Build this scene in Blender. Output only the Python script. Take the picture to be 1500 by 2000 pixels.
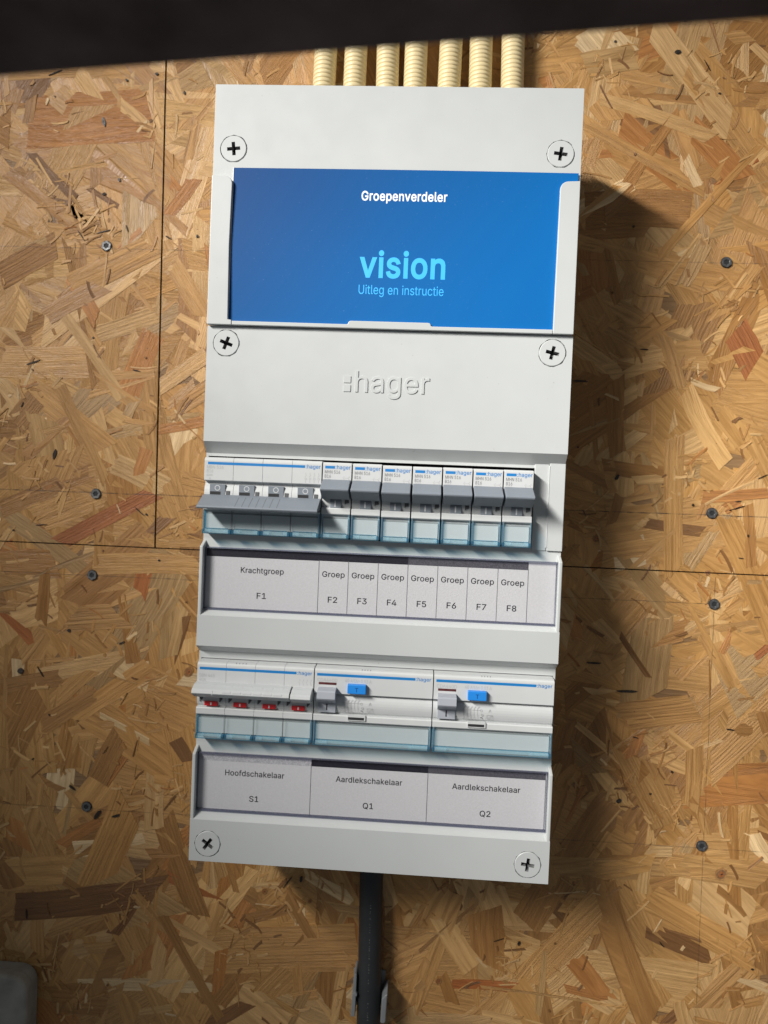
import bpy, bmesh, math, random
import numpy as np
from mathutils import Vector, Matrix

for _o in list(bpy.data.objects):
    bpy.data.objects.remove(_o)
S = bpy.context.scene
COL = S.collection
rnd = random.Random(7)

# ------------------------------------------------------------------ camera
cam = bpy.data.cameras.new("camera")
cam.sensor_fit = 'HORIZONTAL'
cam.sensor_width = 36.0
cam.lens = 33.6
cam.clip_start = 0.005
cam.clip_end = 20
cam.dof.use_dof = True
cam.dof.focus_distance = 0.432
cam.dof.aperture_fstop = 11.5
camo = bpy.data.objects.new("camera", cam)
COL.objects.link(camo)
RIGHT = Vector((0.9978393, 0.05169787, 0.04054701))
DOWN = Vector((0.04156147, -0.01870085, -0.99896092))
FWD = Vector((-0.05088589, 0.99848766, -0.02080909))
M4 = Matrix((RIGHT, -DOWN, -FWD)).transposed().to_4x4()
M4.translation = Vector((0.02407531, -0.51694747, -0.00781178))
camo.matrix_world = M4
S.camera = camo

# ------------------------------------------------------------------ light
wd = bpy.data.worlds.new("World")
S.world = wd
wd.use_nodes = True
bg = wd.node_tree.nodes["Background"]
bg.inputs[0].default_value = (0.90, 0.95, 1.0, 1)
bg.inputs[1].default_value = 0.125

# one long window high on the left, seen from the wall as a strip running away from it
def area(name, loc, target, sx, sy, energy, spread, color, along):
    l = bpy.data.lights.new(name, 'AREA')
    l.shape = 'RECTANGLE'; l.size = sx; l.size_y = sy
    l.energy = energy; l.spread = math.radians(spread); l.color = color
    o = bpy.data.objects.new(name, l)
    COL.objects.link(o)
    n = (Vector(target) - Vector(loc)).normalized()
    a = Vector(along); a = (a - a.dot(n) * n).normalized()
    z = -n; y = z.cross(a)
    m = Matrix((a, y, z)).transposed().to_4x4(); m.translation = Vector(loc)
    o.matrix_world = m
    return o
area("window_light", (-0.85, -1.20, 0.71), (0.53, 0.0, -0.18), 0.9, 0.10, 4.6, 40, (1.0, 0.965, 0.915), (0, 1, 0))

S.view_settings.view_transform = 'Standard'
S.view_settings.look = 'None'
S.view_settings.exposure = 0
S.view_settings.gamma = 1
S.view_settings.use_curve_mapping = False
S.render.engine = 'CYCLES'
S.cycles.max_bounces = 10
S.cycles.transparent_max_bounces = 24

# ------------------------------------------------------------------ helpers
def tag(o, label=None, cat=None, group=None, kind=None):
    if label: o['label'] = label
    if cat: o['category'] = cat
    if group: o['group'] = group
    if kind: o['kind'] = kind
    return o

def empty(name, loc, label, cat, group=None):
    o = bpy.data.objects.new(name, None)
    o.empty_display_size = 0.01
    COL.objects.link(o)
    o.location = (loc[0] / 1000, -loc[1] / 1000, loc[2] / 1000)
    return tag(o, label, cat, group)

FONT = {",": [188, "38,-119 68,71 137,71 84,-119"], ".": [188, "95,-4 78,-1 63,9 53,24 50,41 53,59 63,73 78,83 95,87 113,83 128,73 138,59 141,41 138,24 128,9 113,-1"], "/": [249, "235,533 71,-76 14,-76 178,533"], "0": [453, "227,-7 187,-2 151,11 120,32 95,62 74,99 60,144 51,196 48,254 51,312 60,364 75,409 95,447 121,476 151,498 187,511 227,516 267,511 302,498 333,476 358,447 379,409 393,364 402,312 405,254 402,196 393,144 379,99 359,62 333,32 302,11 267,-2|227,50 253,53 276,63 297,80 313,103 327,133 336,168 344,254 336,341 327,376 313,405 297,429 276,446 253,456 227,460 200,456 177,446 157,429 140,405 127,376 117,341 109,254 117,168 127,133 140,103 157,80 177,63 200,53"], "1": [453, "76,0 76,55 391,55 391,0|276,509 276,0 212,0 212,448 86,358 86,427 198,509"], "2": [453, "64,0 64,47 282,282 311,327 320,366 315,403 297,432 283,443 262,454 224,460 184,453 153,433 134,402 127,362 66,362 68,395 81,433 98,459 118,480 143,496 172,508 203,514 236,515 268,511 297,501 337,474 356,453 370,428 381,382 380,351 373,324 357,290 322,241 153,60 153,57 389,57 389,0"], "3": [453, "218,-7 184,-4 152,2 123,14 98,30 76,50 60,74 49,101 44,132 109,132 117,102 134,78 159,62 191,52 226,50 262,56 292,70 311,88 325,116 329,152 322,184 304,212 281,230 251,242 212,247 157,248 157,299 288,448 288,452 70,452 70,509 372,509 372,461 211,278 211,289 239,290 276,286 318,271 352,246 371,222 387,186 393,145 387,103 380,84 365,58 327,23 277,1"], "4": [453, "40,105 40,158 247,509 311,509 109,163 413,163 413,105|282,0 282,318 343,318 343,0"], "5": [453, "221,-7 189,-4 159,3 131,16 108,32 88,53 73,76 64,102 60,130 122,130 127,108 135,94 163,66 202,51 229,50 250,53 288,72 314,104 327,146 324,193 314,221 297,244 275,262 248,273 218,277 186,274 150,261 128,246 67,253 96,509 366,509 366,452 151,452 134,301 172,323 209,332 255,332 294,321 328,301 360,267 379,231 389,190 391,151 385,117 374,85 350,49 318,21 289,6 257,-4"], "6": [453, "226,-7 182,-1 152,10 125,26 96,56 75,94 66,126 64,162 68,199 84,249 110,298 252,509 322,509 151,261 145,261 156,278 172,293 191,305 214,312 268,311 316,295 353,264 378,221 389,169 386,123 368,73 350,47 327,26 281,1|226,48 267,56 299,79 320,114 327,157 320,201 299,235 267,258 226,265 186,258 153,235 132,201 125,158 132,114 153,79 186,56"], "7": [453, "97,0 323,452 62,452 62,509 391,509 391,449 165,0"], "8": [453, "226,-7 189,-4 156,3 126,16 101,33 80,54 64,78 55,106 52,135 59,181 81,220 113,249 153,265 127,277 105,293 93,308 79,333 72,360 70,380 73,408 82,434 101,464 137,493 184,511 226,516 269,511 315,493 350,464 370,434 379,408 382,380 379,351 373,333 359,308 347,293 326,277 300,265 339,249 372,220 393,181 401,135 398,106 388,78 373,54 352,33 326,16 296,3 263,-4|226,49 272,55 307,74 329,102 337,139 329,177 305,208 270,228 226,235 182,228 147,208 123,177 115,139 123,102 145,74 180,55|226,290 263,296 293,313 312,341 319,376 313,410 294,437 264,454 226,460 188,454 159,437 139,410 133,376 139,341 159,313 189,296"], "9": [453, "226,516 260,513 301,499 328,482 356,452 377,414 386,382 389,347 385,309 368,259 343,211 200,0 130,0 301,248 307,248 296,230 281,215 261,204 238,196 185,197 137,214 100,245 74,287 65,329 66,386 72,407 85,436 103,462 125,483 171,507|226,460 186,452 154,429 133,395 125,352 133,308 154,274 186,251 226,243 267,251 299,273 320,308 327,350 320,394 299,429 267,452"], ":": [188, "95,-4 78,-1 63,9 53,24 50,41 53,59 63,73 78,83 95,87 113,83 128,73 138,59 141,41 138,24 128,9 113,-1|95,271 78,274 63,284 53,299 50,316 53,334 63,349 78,359 95,362 113,359 128,349 138,334 141,316 138,299 128,284 113,274"], "A": [480, "16,0 201,509 276,509 463,0 395,0 282,317 232,478 245,478 220,393 85,0|110,142 110,199 370,199 370,142"], "B": [456, "60,0 60,509 254,508 300,502 329,491 359,469 381,442 394,410 398,366 392,331 377,305 356,286 315,267 315,262 345,255 369,242 390,222 406,196 416,164 418,127 413,100 400,67 384,45 362,28 335,14 301,4 247,0|125,57 272,58 306,66 323,74 341,92 354,120 354,155 342,184 317,211 279,228 248,231 125,231|125,285 252,286 277,291 299,302 323,326 334,353 334,388 323,417 299,439 273,448 240,452 125,452"], "C": [510, "267,-7 220,-2 177,11 138,33 104,63 77,101 57,146 44,197 40,254 44,311 57,362 77,407 104,445 138,475 177,498 220,511 267,516 305,513 340,504 373,490 402,471 427,447 448,418 463,385 473,348 408,348 393,389 362,425 327,445 280,455 234,452 193,438 158,412 131,375 116,340 106,300 104,238 109,194 120,156 137,123 158,97 184,76 213,62 245,54 280,53 315,60 348,74 375,96 395,125 408,160 473,160 463,124 448,91 428,62 402,38 373,19 341,5 305,-4"], "D": [502, "219,0 96,0 96,57 215,57 258,60 307,75 346,101 374,138 384,160 394,198 399,270 391,325 379,361 361,391 338,415 320,428 287,442 249,450 93,452 93,509 261,507 310,497 339,485 377,461 409,430 433,391 451,345 461,275 458,199 446,149 417,92 398,68 376,48 337,24 291,8|125,509 125,0 60,0 60,509"], "F": [410, "60,0 60,509 369,509 369,452 125,452 125,278 346,278 346,221 125,221 125,0"], "G": [520, "269,-7 220,-2 176,11 137,33 104,64 77,101 57,146 44,197 40,254 44,311 57,362 77,407 103,445 136,475 175,498 218,511 265,516 304,513 340,504 374,489 403,469 429,445 449,416 465,384 474,349 408,349 390,388 369,416 342,437 310,450 272,456 232,452 202,443 174,426 143,395 125,364 112,327 105,285 105,223 112,181 125,145 151,105 184,76 214,62 235,56 290,54 336,67 374,93 396,123 410,160 415,202 434,199 283,199 283,256 478,256 478,185 471,141 457,103 436,69 409,41 365,13 312,-3"], "H": [517, "60,0 60,509 125,509 125,289 392,289 392,509 457,509 457,0 392,0 392,232 125,232 125,0"], "I": [300, "31,0 31,57 118,57 118,452 31,452 31,509 269,509 269,452 183,452 183,57 269,57 269,0"], "K": [467, "104,145 104,216 179,309 364,509 448,509 231,276 228,276|60,0 60,509 125,509 125,0|372,0 188,259 228,309 449,0"], "M": [628, "60,0 60,509 152,509 280,181 322,49 307,49 342,158 476,509 568,509 568,0 504,0 507,457 513,457 471,331 342,0 286,0 167,301 112,457 119,457 120,405 122,0"], "N": [523, "60,0 60,509 136,509 360,156 414,55 405,54 399,163 399,509 463,509 463,0 387,0 171,342 108,452 119,454 125,298 125,0"], "Q": [533, "245,159 313,159 468,-48 401,-48|267,-7 220,-2 177,11 138,33 105,63 78,101 57,146 44,197 40,254 44,311 57,362 78,407 105,445 138,475 177,498 220,511 267,516 314,511 357,498 396,475 429,445 456,407 477,362 489,311 493,254 489,197 477,146 456,101 429,63 396,33 357,11 314,-2|267,53 300,56 330,66 358,82 383,105 403,133 418,168 427,208 430,254 427,300 418,341 403,376 383,404 358,427 330,443 300,453 267,456 234,453 203,443 175,426 151,404 131,375 116,340 107,300 103,254 107,208 116,168 131,133 151,105 175,82 203,66 234,56"], "S": [447, "224,-9 184,-6 149,1 118,14 91,31 70,52 54,77 43,105 38,137 104,137 113,104 132,79 160,61 201,51 249,51 286,60 316,78 336,102 345,126 345,151 338,171 321,190 278,212 168,244 116,267 78,298 65,316 57,337 52,372 55,403 65,431 87,463 110,482 148,502 191,513 227,516 263,513 296,505 326,493 351,476 371,456 387,433 397,406 401,378 337,378 326,412 302,437 286,447 257,456 209,458 167,448 145,435 132,423 120,403 116,387 116,363 121,347 139,326 164,311 305,266 359,238 383,214 398,191 406,163 408,139 405,109 396,81 381,55 360,34 333,16 302,2 265,-6"], "T": [449, "32,452 32,509 417,509 417,452 257,452 257,0 193,0 193,452"], "U": [517, "259,-8 203,-2 177,5 143,22 106,52 85,80 74,101 64,136 60,160 60,509 124,509 124,178 127,152 133,128 155,93 180,72 220,56 259,52 298,56 331,68 357,87 380,120 389,144 392,169 393,509 457,509 457,160 451,124 443,101 433,80 411,52 374,22 340,5 315,-2"], "a": [389, "160,-9 126,-5 94,5 74,17 52,38 37,66 31,90 31,123 38,150 47,166 63,183 100,203 138,213 244,228 265,235 273,243 275,251 271,288 259,308 244,320 220,329 196,331 165,327 136,315 115,298 100,274 41,291 52,315 67,335 85,351 111,367 141,378 171,383 199,384 233,381 269,370 296,353 319,327 331,298 337,251 337,0 277,0 277,52 272,52 252,25 226,6 197,-5|170,45 202,49 222,56 239,66 257,83 266,99 274,121 276,190 246,179 139,160 117,150 101,136 95,124 92,105 94,87 102,72 114,61 130,52"], "c": [396, "207,-8 170,-5 137,6 107,23 82,46 62,74 46,108 37,146 34,187 37,230 46,268 62,302 82,330 107,353 137,371 170,381 207,384 260,377 305,356 340,322 362,277 303,262 292,286 276,306 253,321 230,328 189,329 151,315 134,300 119,281 108,258 99,224 96,197 98,160 106,126 115,102 134,76 151,61 181,49 207,46 239,50 268,64 289,85 304,117 363,102 354,78 341,56 306,21 261,-1"], "d": [424, "195,-8 161,-5 121,10 86,37 60,74 42,120 35,160 35,218 46,270 60,303 87,340 121,366 162,381 204,384 247,375 277,357 306,319 311,319 311,509 372,509 372,0 313,0 313,59 307,59 284,27 258,7 227,-5|205,47 229,49 250,57 269,70 284,86 296,107 305,132 312,189 305,247 296,271 284,291 269,307 251,320 229,327 205,330 179,327 157,319 139,307 124,290 112,269 103,245 96,189 103,133 112,109 124,88 139,70 158,57 180,49"], "e": [404, "212,-8 173,-5 149,1 117,16 90,38 68,64 51,96 40,132 34,172 35,215 42,254 55,290 74,320 97,346 125,365 157,378 193,384 228,383 266,374 294,361 319,341 341,315 357,282 366,252 371,207 371,169 75,169 75,221 338,221 310,202 305,246 291,282 268,309 237,326 205,330 173,326 146,313 120,288 106,263 98,234 97,157 102,130 110,106 123,86 139,70 158,58 179,50 224,47 254,53 275,64 294,84 306,105 365,91 345,51 311,19 266,-1"], "f": [254, "228,379 228,327 6,327 6,379|81,0 81,432 84,461 92,480 104,496 118,509 141,521 187,530 237,523 243,521 227,468 200,474 171,470 154,460 145,443 142,419 142,0"], "g": [425, "207,-151 159,-146 112,-130 77,-105 51,-69 101,-41 128,-72 165,-92 218,-97 249,-92 267,-85 295,-62 307,-38 311,-6 311,68 306,68 287,41 267,24 247,13 220,6 184,5 152,10 122,22 95,39 73,62 61,80 46,112 39,136 34,206 46,271 60,304 80,332 112,361 141,375 162,381 196,384 242,378 277,357 308,319 313,319 313,379 372,379 372,-9 367,-54 360,-73 345,-97 308,-127 261,-145|205,59 229,61 251,68 269,79 285,95 297,114 305,137 312,193 305,248 297,271 285,291 270,308 251,320 230,327 205,330 180,327 158,320 139,307 124,290 112,270 103,246 96,193 103,138 112,115 124,96 140,80 158,68 180,61"], "h": [410, "114,227 114,0 53,0 53,509 114,509 114,287 102,287 118,322 137,349 160,367 187,379 217,384 255,382 288,372 315,354 332,336 345,313 356,264 357,0 296,0 296,246 287,283 267,310 246,323 220,329 190,327 161,317 141,303 126,283 117,257"], "i": [167, "53,0 53,379 114,379 114,0|84,443 67,446 54,455 44,468 41,483 44,499 54,512 67,521 84,524 100,521 114,512 123,499 126,483 123,468 114,455 100,446"], "k": [381, "110,137 110,212 121,212 284,379 360,379 184,199 177,199|53,0 53,509 114,509 114,0|294,0 148,186 191,229 372,0"], "l": [189, "139,-2 101,3 80,15 65,33 54,65 53,509 114,509 115,81 119,65 127,56 141,52 170,54 181,3"], "n": [410, "114,227 114,0 53,0 53,379 112,379 112,287 102,287 118,322 137,349 160,367 187,379 217,384 255,382 288,372 315,354 332,336 344,313 356,264 357,0 296,0 296,246 287,283 267,310 246,323 220,329 190,327 161,317 141,303 126,283 117,257"], "o": [415, "207,-8 170,-5 137,6 107,23 82,46 62,74 46,108 37,146 34,187 37,230 46,268 62,302 82,330 107,353 137,371 170,381 207,384 245,381 278,371 308,353 333,330 354,302 369,268 378,230 381,187 378,146 369,108 354,74 333,46 308,23 278,6 245,-5|207,46 250,54 270,66 287,82 300,102 310,126 316,151 319,187 318,215 310,250 300,274 287,294 270,310 250,322 207,330 165,322 145,310 128,294 115,274 106,250 98,215 96,187 99,151 106,126 115,102 128,82 145,66 165,54"], "p": [424, "53,-143 53,379 112,379 112,319 118,319 152,360 190,380 241,384 263,381 294,371 330,347 352,323 370,293 382,257 389,218 389,160 382,120 370,84 352,54 322,22 284,1 252,-7 213,-7 178,1 149,20 118,59 114,59 114,-143|220,47 245,49 267,57 285,70 301,88 313,109 321,133 328,189 321,245 313,269 301,290 286,307 267,319 245,327 220,330 195,327 174,320 155,307 140,291 128,271 120,247 113,189 120,132 128,107 140,86 156,70 174,57 196,49"], "r": [259, "53,0 53,379 112,379 112,321 115,321 135,352 166,375 196,384 243,384 243,322 200,326 170,319 140,301 123,278 114,243 114,0"], "s": [365, "182,-8 128,-2 84,18 67,32 53,50 42,71 36,94 94,107 105,79 119,64 143,51 173,46 200,46 225,52 244,62 262,81 268,97 267,112 260,129 250,139 225,151 137,173 95,191 66,215 57,229 48,255 47,282 51,305 61,325 81,349 107,367 131,377 158,382 197,384 239,378 279,358 307,328 324,290 268,277 255,302 232,323 205,331 171,332 143,324 117,304 109,283 112,258 124,243 144,232 254,202 292,183 306,171 321,150 330,125 331,98 326,75 317,54 302,35 283,19 260,6 233,-2"], "t": [227, "204,379 204,327 6,327 6,379|65,471 126,471 127,81 136,61 150,53 172,50 202,54 213,2 211,1 156,-4 115,6 86,28 69,61 65,93"], "u": [410, "182,-5 138,1 108,15 78,44 62,76 53,127 53,379 114,379 114,144 117,114 127,89 150,64 172,54 200,50 232,55 254,65 273,81 286,103 296,145 296,379 357,379 357,0 298,0 298,92 307,92 297,67 286,47 265,23 231,3"], "v": [389, "163,0 17,379 84,379 171,138 206,21 184,21 218,138 305,379 371,379 226,0"], "Δ": [474, "16,0 203,509 271,509 457,0|105,57 369,57 239,426 235,426"]}
_polys = {c: (a, [[tuple(map(int, q.split(','))) for q in s.split(' ')] for s in t.split('|')] if t else []) for c, (a, t) in FONT.items()}
_tcache = {}
from mathutils.geometry import delaunay_2d_cdt

def _swell(p, off):
    """moves an outline along its normals (outer rings run clockwise in this font, holes the other way)"""
    n = len(p); out = []
    for i in range(n):
        a, b, c = p[i - 1], p[i], p[(i + 1) % n]
        d1 = Vector((b[0] - a[0], b[1] - a[1])); d2 = Vector((c[0] - b[0], c[1] - b[1]))
        if d1.length < 1e-6 or d2.length < 1e-6: out.append(b); continue
        n1 = Vector((-d1.y, d1.x)).normalized(); n2 = Vector((-d2.y, d2.x)).normalized()
        m = n1 + n2
        if m.length < 1e-3: out.append(b); continue
        m.normalize(); q = off / max(0.45, m.dot(n1))
        out.append((b[0] + m.x * q, b[1] + m.y * q))
    return out

def _wind(pls, x, y):
    w = 0
    for p in pls:
        n = len(p)
        for i in range(n):
            x0, y0 = p[i]; x1, y1 = p[(i + 1) % n]
            if (y0 <= y) != (y1 <= y):
                t = (y - y0) / (y1 - y0)
                if x0 + t * (x1 - x0) > x: w += 1 if y1 > y0 else -1
    return w

def glyph(ch, off):
    key = (ch, off)
    if key in _tcache: return _tcache[key]
    adv, pl = _polys[ch]
    pls = [[(a / 1000, b / 1000) for a, b in p] for p in pl]
    if off: pls = [_swell(p, off) for p in pls]
    V, E = [], []
    for p in pls:
        b = len(V)
        V += [Vector(q) for q in p]
        E += [(b + i, b + (i + 1) % len(p)) for i in range(len(p))]
    vs, es, fs, *_ = delaunay_2d_cdt(V, E, [], 0, 1e-6)
    keep = []
    for f in fs:
        cx = sum(vs[i].x for i in f) / len(f); cy = sum(vs[i].y for i in f) / len(f)
        if _wind(pls, cx, cy) != 0: keep.append(tuple(f))
    _tcache[key] = (adv / 1000, [(v.x, v.y) for v in vs], keep)
    return _tcache[key]

def text_tris(s, offset=0.0):
    """filled outline of a string, em 1 -> (verts, faces, x0, x1)"""
    vs, fs, x = [], [], 0.0
    for ch in s:
        if ch == ' ':
            x += 0.205; continue
        adv, gv, gf = glyph(ch, offset)
        b = len(vs)
        vs += [(x + p[0], p[1]) for p in gv]
        fs += [tuple(b + i for i in f) for f in gf]
        x += adv + offset * 1.2
    xs = [v[0] for v in vs]
    return vs, fs, min(xs), max(xs)

class MB:
    """collects shapes in millimetres: x right, d from the wall towards the viewer, z up"""
    def __init__(self, origin=(0, 0, 0)):
        self.o = origin
        self.bm = bmesh.new()
        self.mats = []
    def _mi(self, m):
        if m not in self.mats: self.mats.append(m)
        return self.mats.index(m)
    def v(self, x, d, z):
        return self.bm.verts.new(((x - self.o[0]) / 1000, -(d - self.o[1]) / 1000, (z - self.o[2]) / 1000))
    def face(self, vs, m, smooth=False):
        try:
            f = self.bm.faces.new(vs)
        except ValueError:
            return None
        f.material_index = self._mi(m)
        f.smooth = smooth
        return f
    def poly(self, pts, m):
        return self.face([self.v(*p) for p in pts], m)
    def box(self, x0, x1, d0, d1, z0, z1, m):
        self.prism_x([(d0, z0), (d1, z0), (d1, z1), (d0, z1)], x0, x1, m)
    def prism_x(self, prof, x0, x1, m, smooth=False, dx=None):
        a = [self.v(x0, d, z) for d, z in prof]
        b = [self.v(x1, d, z) for d, z in prof]
        n = len(prof)
        fs = [self.face(a, m), self.face(b[::-1], m)]
        for i in range(n):
            fs.append(self.face([a[i], b[i], b[(i + 1) % n], a[(i + 1) % n]], m, smooth))
        bmesh.ops.recalc_face_normals(self.bm, faces=[f for f in fs if f])
    def prism_d(self, outl, d0, d1, m):
        a = [self.v(x, d0, z) for x, z in outl]
        b = [self.v(x, d1, z) for x, z in outl]
        n = len(outl)
        fs = [self.face(a, m), self.face(b[::-1], m)]
        for i in range(n):
            fs.append(self.face([a[i], b[i], b[(i + 1) % n], a[(i + 1) % n]], m))
        bmesh.ops.recalc_face_normals(self.bm, faces=[f for f in fs if f])
    def rect(self, x0, x1, z0, z1, d, m, slope=0.0):
        self.poly([(x0, d, z0), (x1, d, z0), (x1, d, z1), (x0, d, z1)], m)
    def ring(self, x, z, r0, r1, d, m, n=40):
        for i in range(n):
            a, b = 2 * math.pi * i / n, 2 * math.pi * (i + 1) / n
            self.poly([(x + r0 * math.cos(a), d, z + r0 * math.sin(a)), (x + r1 * math.cos(a), d, z + r1 * math.sin(a)),
                       (x + r1 * math.cos(b), d, z + r1 * math.sin(b)), (x + r0 * math.cos(b), d, z + r0 * math.sin(b))], m)
    def text(self, s, x, z, d, m, width=None, height=None, cap=None, bold=0.0, align='L', surf=None):
        """baseline at z; width in mm fits the string; cap = capital height in mm"""
        vs, fs, a, b = text_tris(s, bold)
        sy = (cap / 0.509) if cap else width / (b - a)
        sx = (width / (b - a)) if width else sy
        if align == 'L': x0 = x - a * sx
        else: x0 = x - (a + b) / 2 * sx
        nv = [self.v(x0 + p[0] * sx, (surf(x0 + p[0] * sx, z + p[1] * sy) if surf else 0) + d, z + p[1] * sy) for p in vs]
        for f in fs: self.face([nv[i] for i in f], m)
    def line(self, x0, z0, x1, z1, d, w, m):
        L = math.hypot(x1 - x0, z1 - z0)
        nx, nz = -(z1 - z0) / L * w / 2, (x1 - x0) / L * w / 2
        self.poly([(x0 + nx, d, z0 + nz), (x1 + nx, d, z1 + nz), (x1 - nx, d, z1 - nz), (x0 - nx, d, z0 - nz)], m)
    def build(self, name, parent=None, bevel=0.0, seg=2, angle=30, solid=0.0, label=None):
        me = bpy.data.meshes.new(name)
        self.bm.to_mesh(me)
        self.bm.free()
        for m in self.mats: me.materials.append(m)
        ob = bpy.data.objects.new(name, me)
        COL.objects.link(ob)
        if parent is not None:
            ob.parent = parent
        if solid:
            md = ob.modifiers.new("Solidify", 'SOLIDIFY'); md.thickness = solid / 1000; md.offset = -1
        if bevel:
            md = ob.modifiers.new("Bevel", 'BEVEL'); md.width = bevel / 1000; md.segments = seg
            md.limit_method = 'ANGLE'; md.angle_limit = math.radians(angle)
            md.use_clamp_overlap = True
        if label: ob['label'] = label
        return ob

def copy_tree(o, parent=None):
    c = o.copy(); COL.objects.link(c); c.parent = parent
    for ch in list(o.children): copy_tree(ch, c)
    return c

# ------------------------------------------------------------------ materials
class NT:
    def __init__(self, m):
        m.use_nodes = True
        self.t = m.node_tree
        self.t.nodes.clear()
    def n(self, typ, **kw):
        nd = self.t.nodes.new(typ)
        for k, v in kw.items(): setattr(nd, k, v)
        return nd
    def link(self, a, b): self.t.links.new(a, b)
    def math(self, op, a, b=None, c=None, clamp=False):
        nd = self.n('ShaderNodeMath', operation=op); nd.use_clamp = clamp
        for i, q in enumerate((a, b, c)):
            if q is None: continue
            if isinstance(q, (int, float)): nd.inputs[i].default_value = q
            else: self.link(q, nd.inputs[i])
        return nd.outputs[0]
    def mix(self, f, a, b, blend='MIX'):
        nd = self.n('ShaderNodeMix', data_type='RGBA', blend_type=blend)
        for s, q in ((nd.inputs[0], f), (nd.inputs[6], a), (nd.inputs[7], b)):
            if isinstance(q, (int, float)): s.default_value = q
            elif isinstance(q, tuple): s.default_value = q if len(q) == 4 else (*q, 1)
            else: self.link(q, s)
        return nd.outputs[2]
    def noise(self, vec, scale, detail=2, rough=0.5):
        nd = self.n('ShaderNodeTexNoise')
        nd.inputs['Scale'].default_value = scale
        nd.inputs['Detail'].default_value = detail
        nd.inputs['Roughness'].default_value = rough
        if vec is not None: self.link(vec, nd.inputs['Vector'])
        return nd.outputs[0]
    def range(self, v, a, b, c, d, smooth=False):
        nd = self.n('ShaderNodeMapRange')
        if smooth: nd.interpolation_type = 'SMOOTHSTEP'
        self.link(v, nd.inputs[0])
        for i, q in enumerate((a, b, c, d)): nd.inputs[i + 1].default_value = q
        return nd.outputs[0]

def plastic(name, col, rough=0.42, bump=0.02, scale=2500, var=0.03, spec=0.45, mottle=60):
    m = bpy.data.materials.new(name)
    k = NT(m)
    tc = k.n('ShaderNodeTexCoord')
    ob = tc.outputs['Object']
    low = k.noise(ob, mottle, 3)
    f = k.range(low, 0.3, 0.7, 1 - var, 1 + var)
    mul = k.n('ShaderNodeVectorMath', operation='SCALE')
    mul.inputs[0].default_value = col
    k.link(f, mul.inputs['Scale'])
    p = k.n('ShaderNodeBsdfPrincipled')
    k.link(mul.outputs[0], p.inputs['Base Color'])
    r = k.range(k.noise(ob, mottle * 4, 3), 0.3, 0.7, rough - 0.05, rough + 0.06)
    k.link(r, p.inputs['Roughness'])
    p.inputs['Specular IOR Level'].default_value = spec
    if bump:
        b = k.n('ShaderNodeBump'); b.inputs['Strength'].default_value = bump; b.inputs['Distance'].default_value = 0.0004
        k.link(k.noise(ob, scale, 2), b.inputs['Height'])
        k.link(b.outputs[0], p.inputs['Normal'])
    o = k.n('ShaderNodeOutputMaterial')
    k.link(p.outputs[0], o.inputs[0])
    return m

def clear(name, col, gloss=0.10, body=0.0, bodycol=(0.3, 0.6, 0.8)):
    m = bpy.data.materials.new(name)
    k = NT(m)
    t = k.n('ShaderNodeBsdfTransparent'); t.inputs[0].default_value = (*col, 1)
    g = k.n('ShaderNodeBsdfGlossy'); g.inputs['Roughness'].default_value = 0.12
    d = k.n('ShaderNodeBsdfDiffuse'); d.inputs[0].default_value = (*bodycol, 1)
    m1 = k.n('ShaderNodeMixShader'); m1.inputs[0].default_value = body
    k.link(t.outputs[0], m1.inputs[1]); k.link(d.outputs[0], m1.inputs[2])
    fr = k.n('ShaderNodeLayerWeight'); fr.inputs[0].default_value = 0.25
    ge = k.n('ShaderNodeNewGeometry')
    sc = k.math('MULTIPLY', k.math('MULTIPLY_ADD', fr.outputs['Fresnel'], 0.7, gloss * 0.1), k.math('SUBTRACT', 1.0, ge.outputs['Backfacing']))
    m2 = k.n('ShaderNodeMixShader')
    k.link(sc, m2.inputs[0]); k.link(m1.outputs[0], m2.inputs[1]); k.link(g.outputs[0], m2.inputs[2])
    o = k.n('ShaderNodeOutputMaterial'); k.link(m2.outputs[0], o.inputs[0])
    return m

WHITE = plastic("cover_plastic", (0.505, 0.526, 0.524), 0.40, 0.05, 1800, 0.022, 0.45, 22)
k = object.__new__(NT); k.t = WHITE.node_tree            # a little dust and a few tiny specks on the covers
_p = next(n for n in k.t.nodes if n.type == 'BSDF_PRINCIPLED'); _src = _p.inputs['Base Color'].links[0].from_socket
_ob = next(n for n in k.t.nodes if n.type == 'TEX_COORD').outputs['Object']
_sp = k.range(k.noise(_ob, 520, 1), 0.755, 0.80, 0, 0.55)
_sp = k.math('MULTIPLY', _sp, k.range(k.noise(_ob, 35, 2), 0.5, 0.62, 0, 1))
k.link(k.mix(_sp, _src, (0.34, 0.33, 0.31)), _p.inputs['Base Color'])
WHITE2 = plastic("breaker_plastic", (0.555, 0.572, 0.575), 0.42, 0.03, 2500, 0.02)
SHELL = plastic("back_box_plastic", (0.66, 0.67, 0.655), 0.45, 0.03, 1800, 0.02)
CREV = plastic("crevice_grey", (0.10, 0.105, 0.11), 0.7, 0)
RECESS = plastic("recess_grey", (0.20, 0.205, 0.205), 0.45, 0)
DARKIN = plastic("dark_inside", (0.02, 0.02, 0.022), 0.7, 0)
GREY = plastic("toggle_grey", (0.195, 0.222, 0.255), 0.5, 0.06, 2500, 0.04)
LGREY = plastic("light_grey_toggle", (0.365, 0.388, 0.43), 0.45, 0.05, 2500, 0.03)
PALEGREY = plastic("pale_grey_lever", (0.50, 0.52, 0.525), 0.45, 0.05, 2500, 0.03)
BLUE = plastic("print_blue", (0.008, 0.185, 0.50), 0.5, 0)
INK = plastic("print_grey", (0.13, 0.13, 0.14), 0.6, 0)
INKL = plastic("print_light_grey", (0.40, 0.40, 0.41), 0.6, 0)
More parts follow.
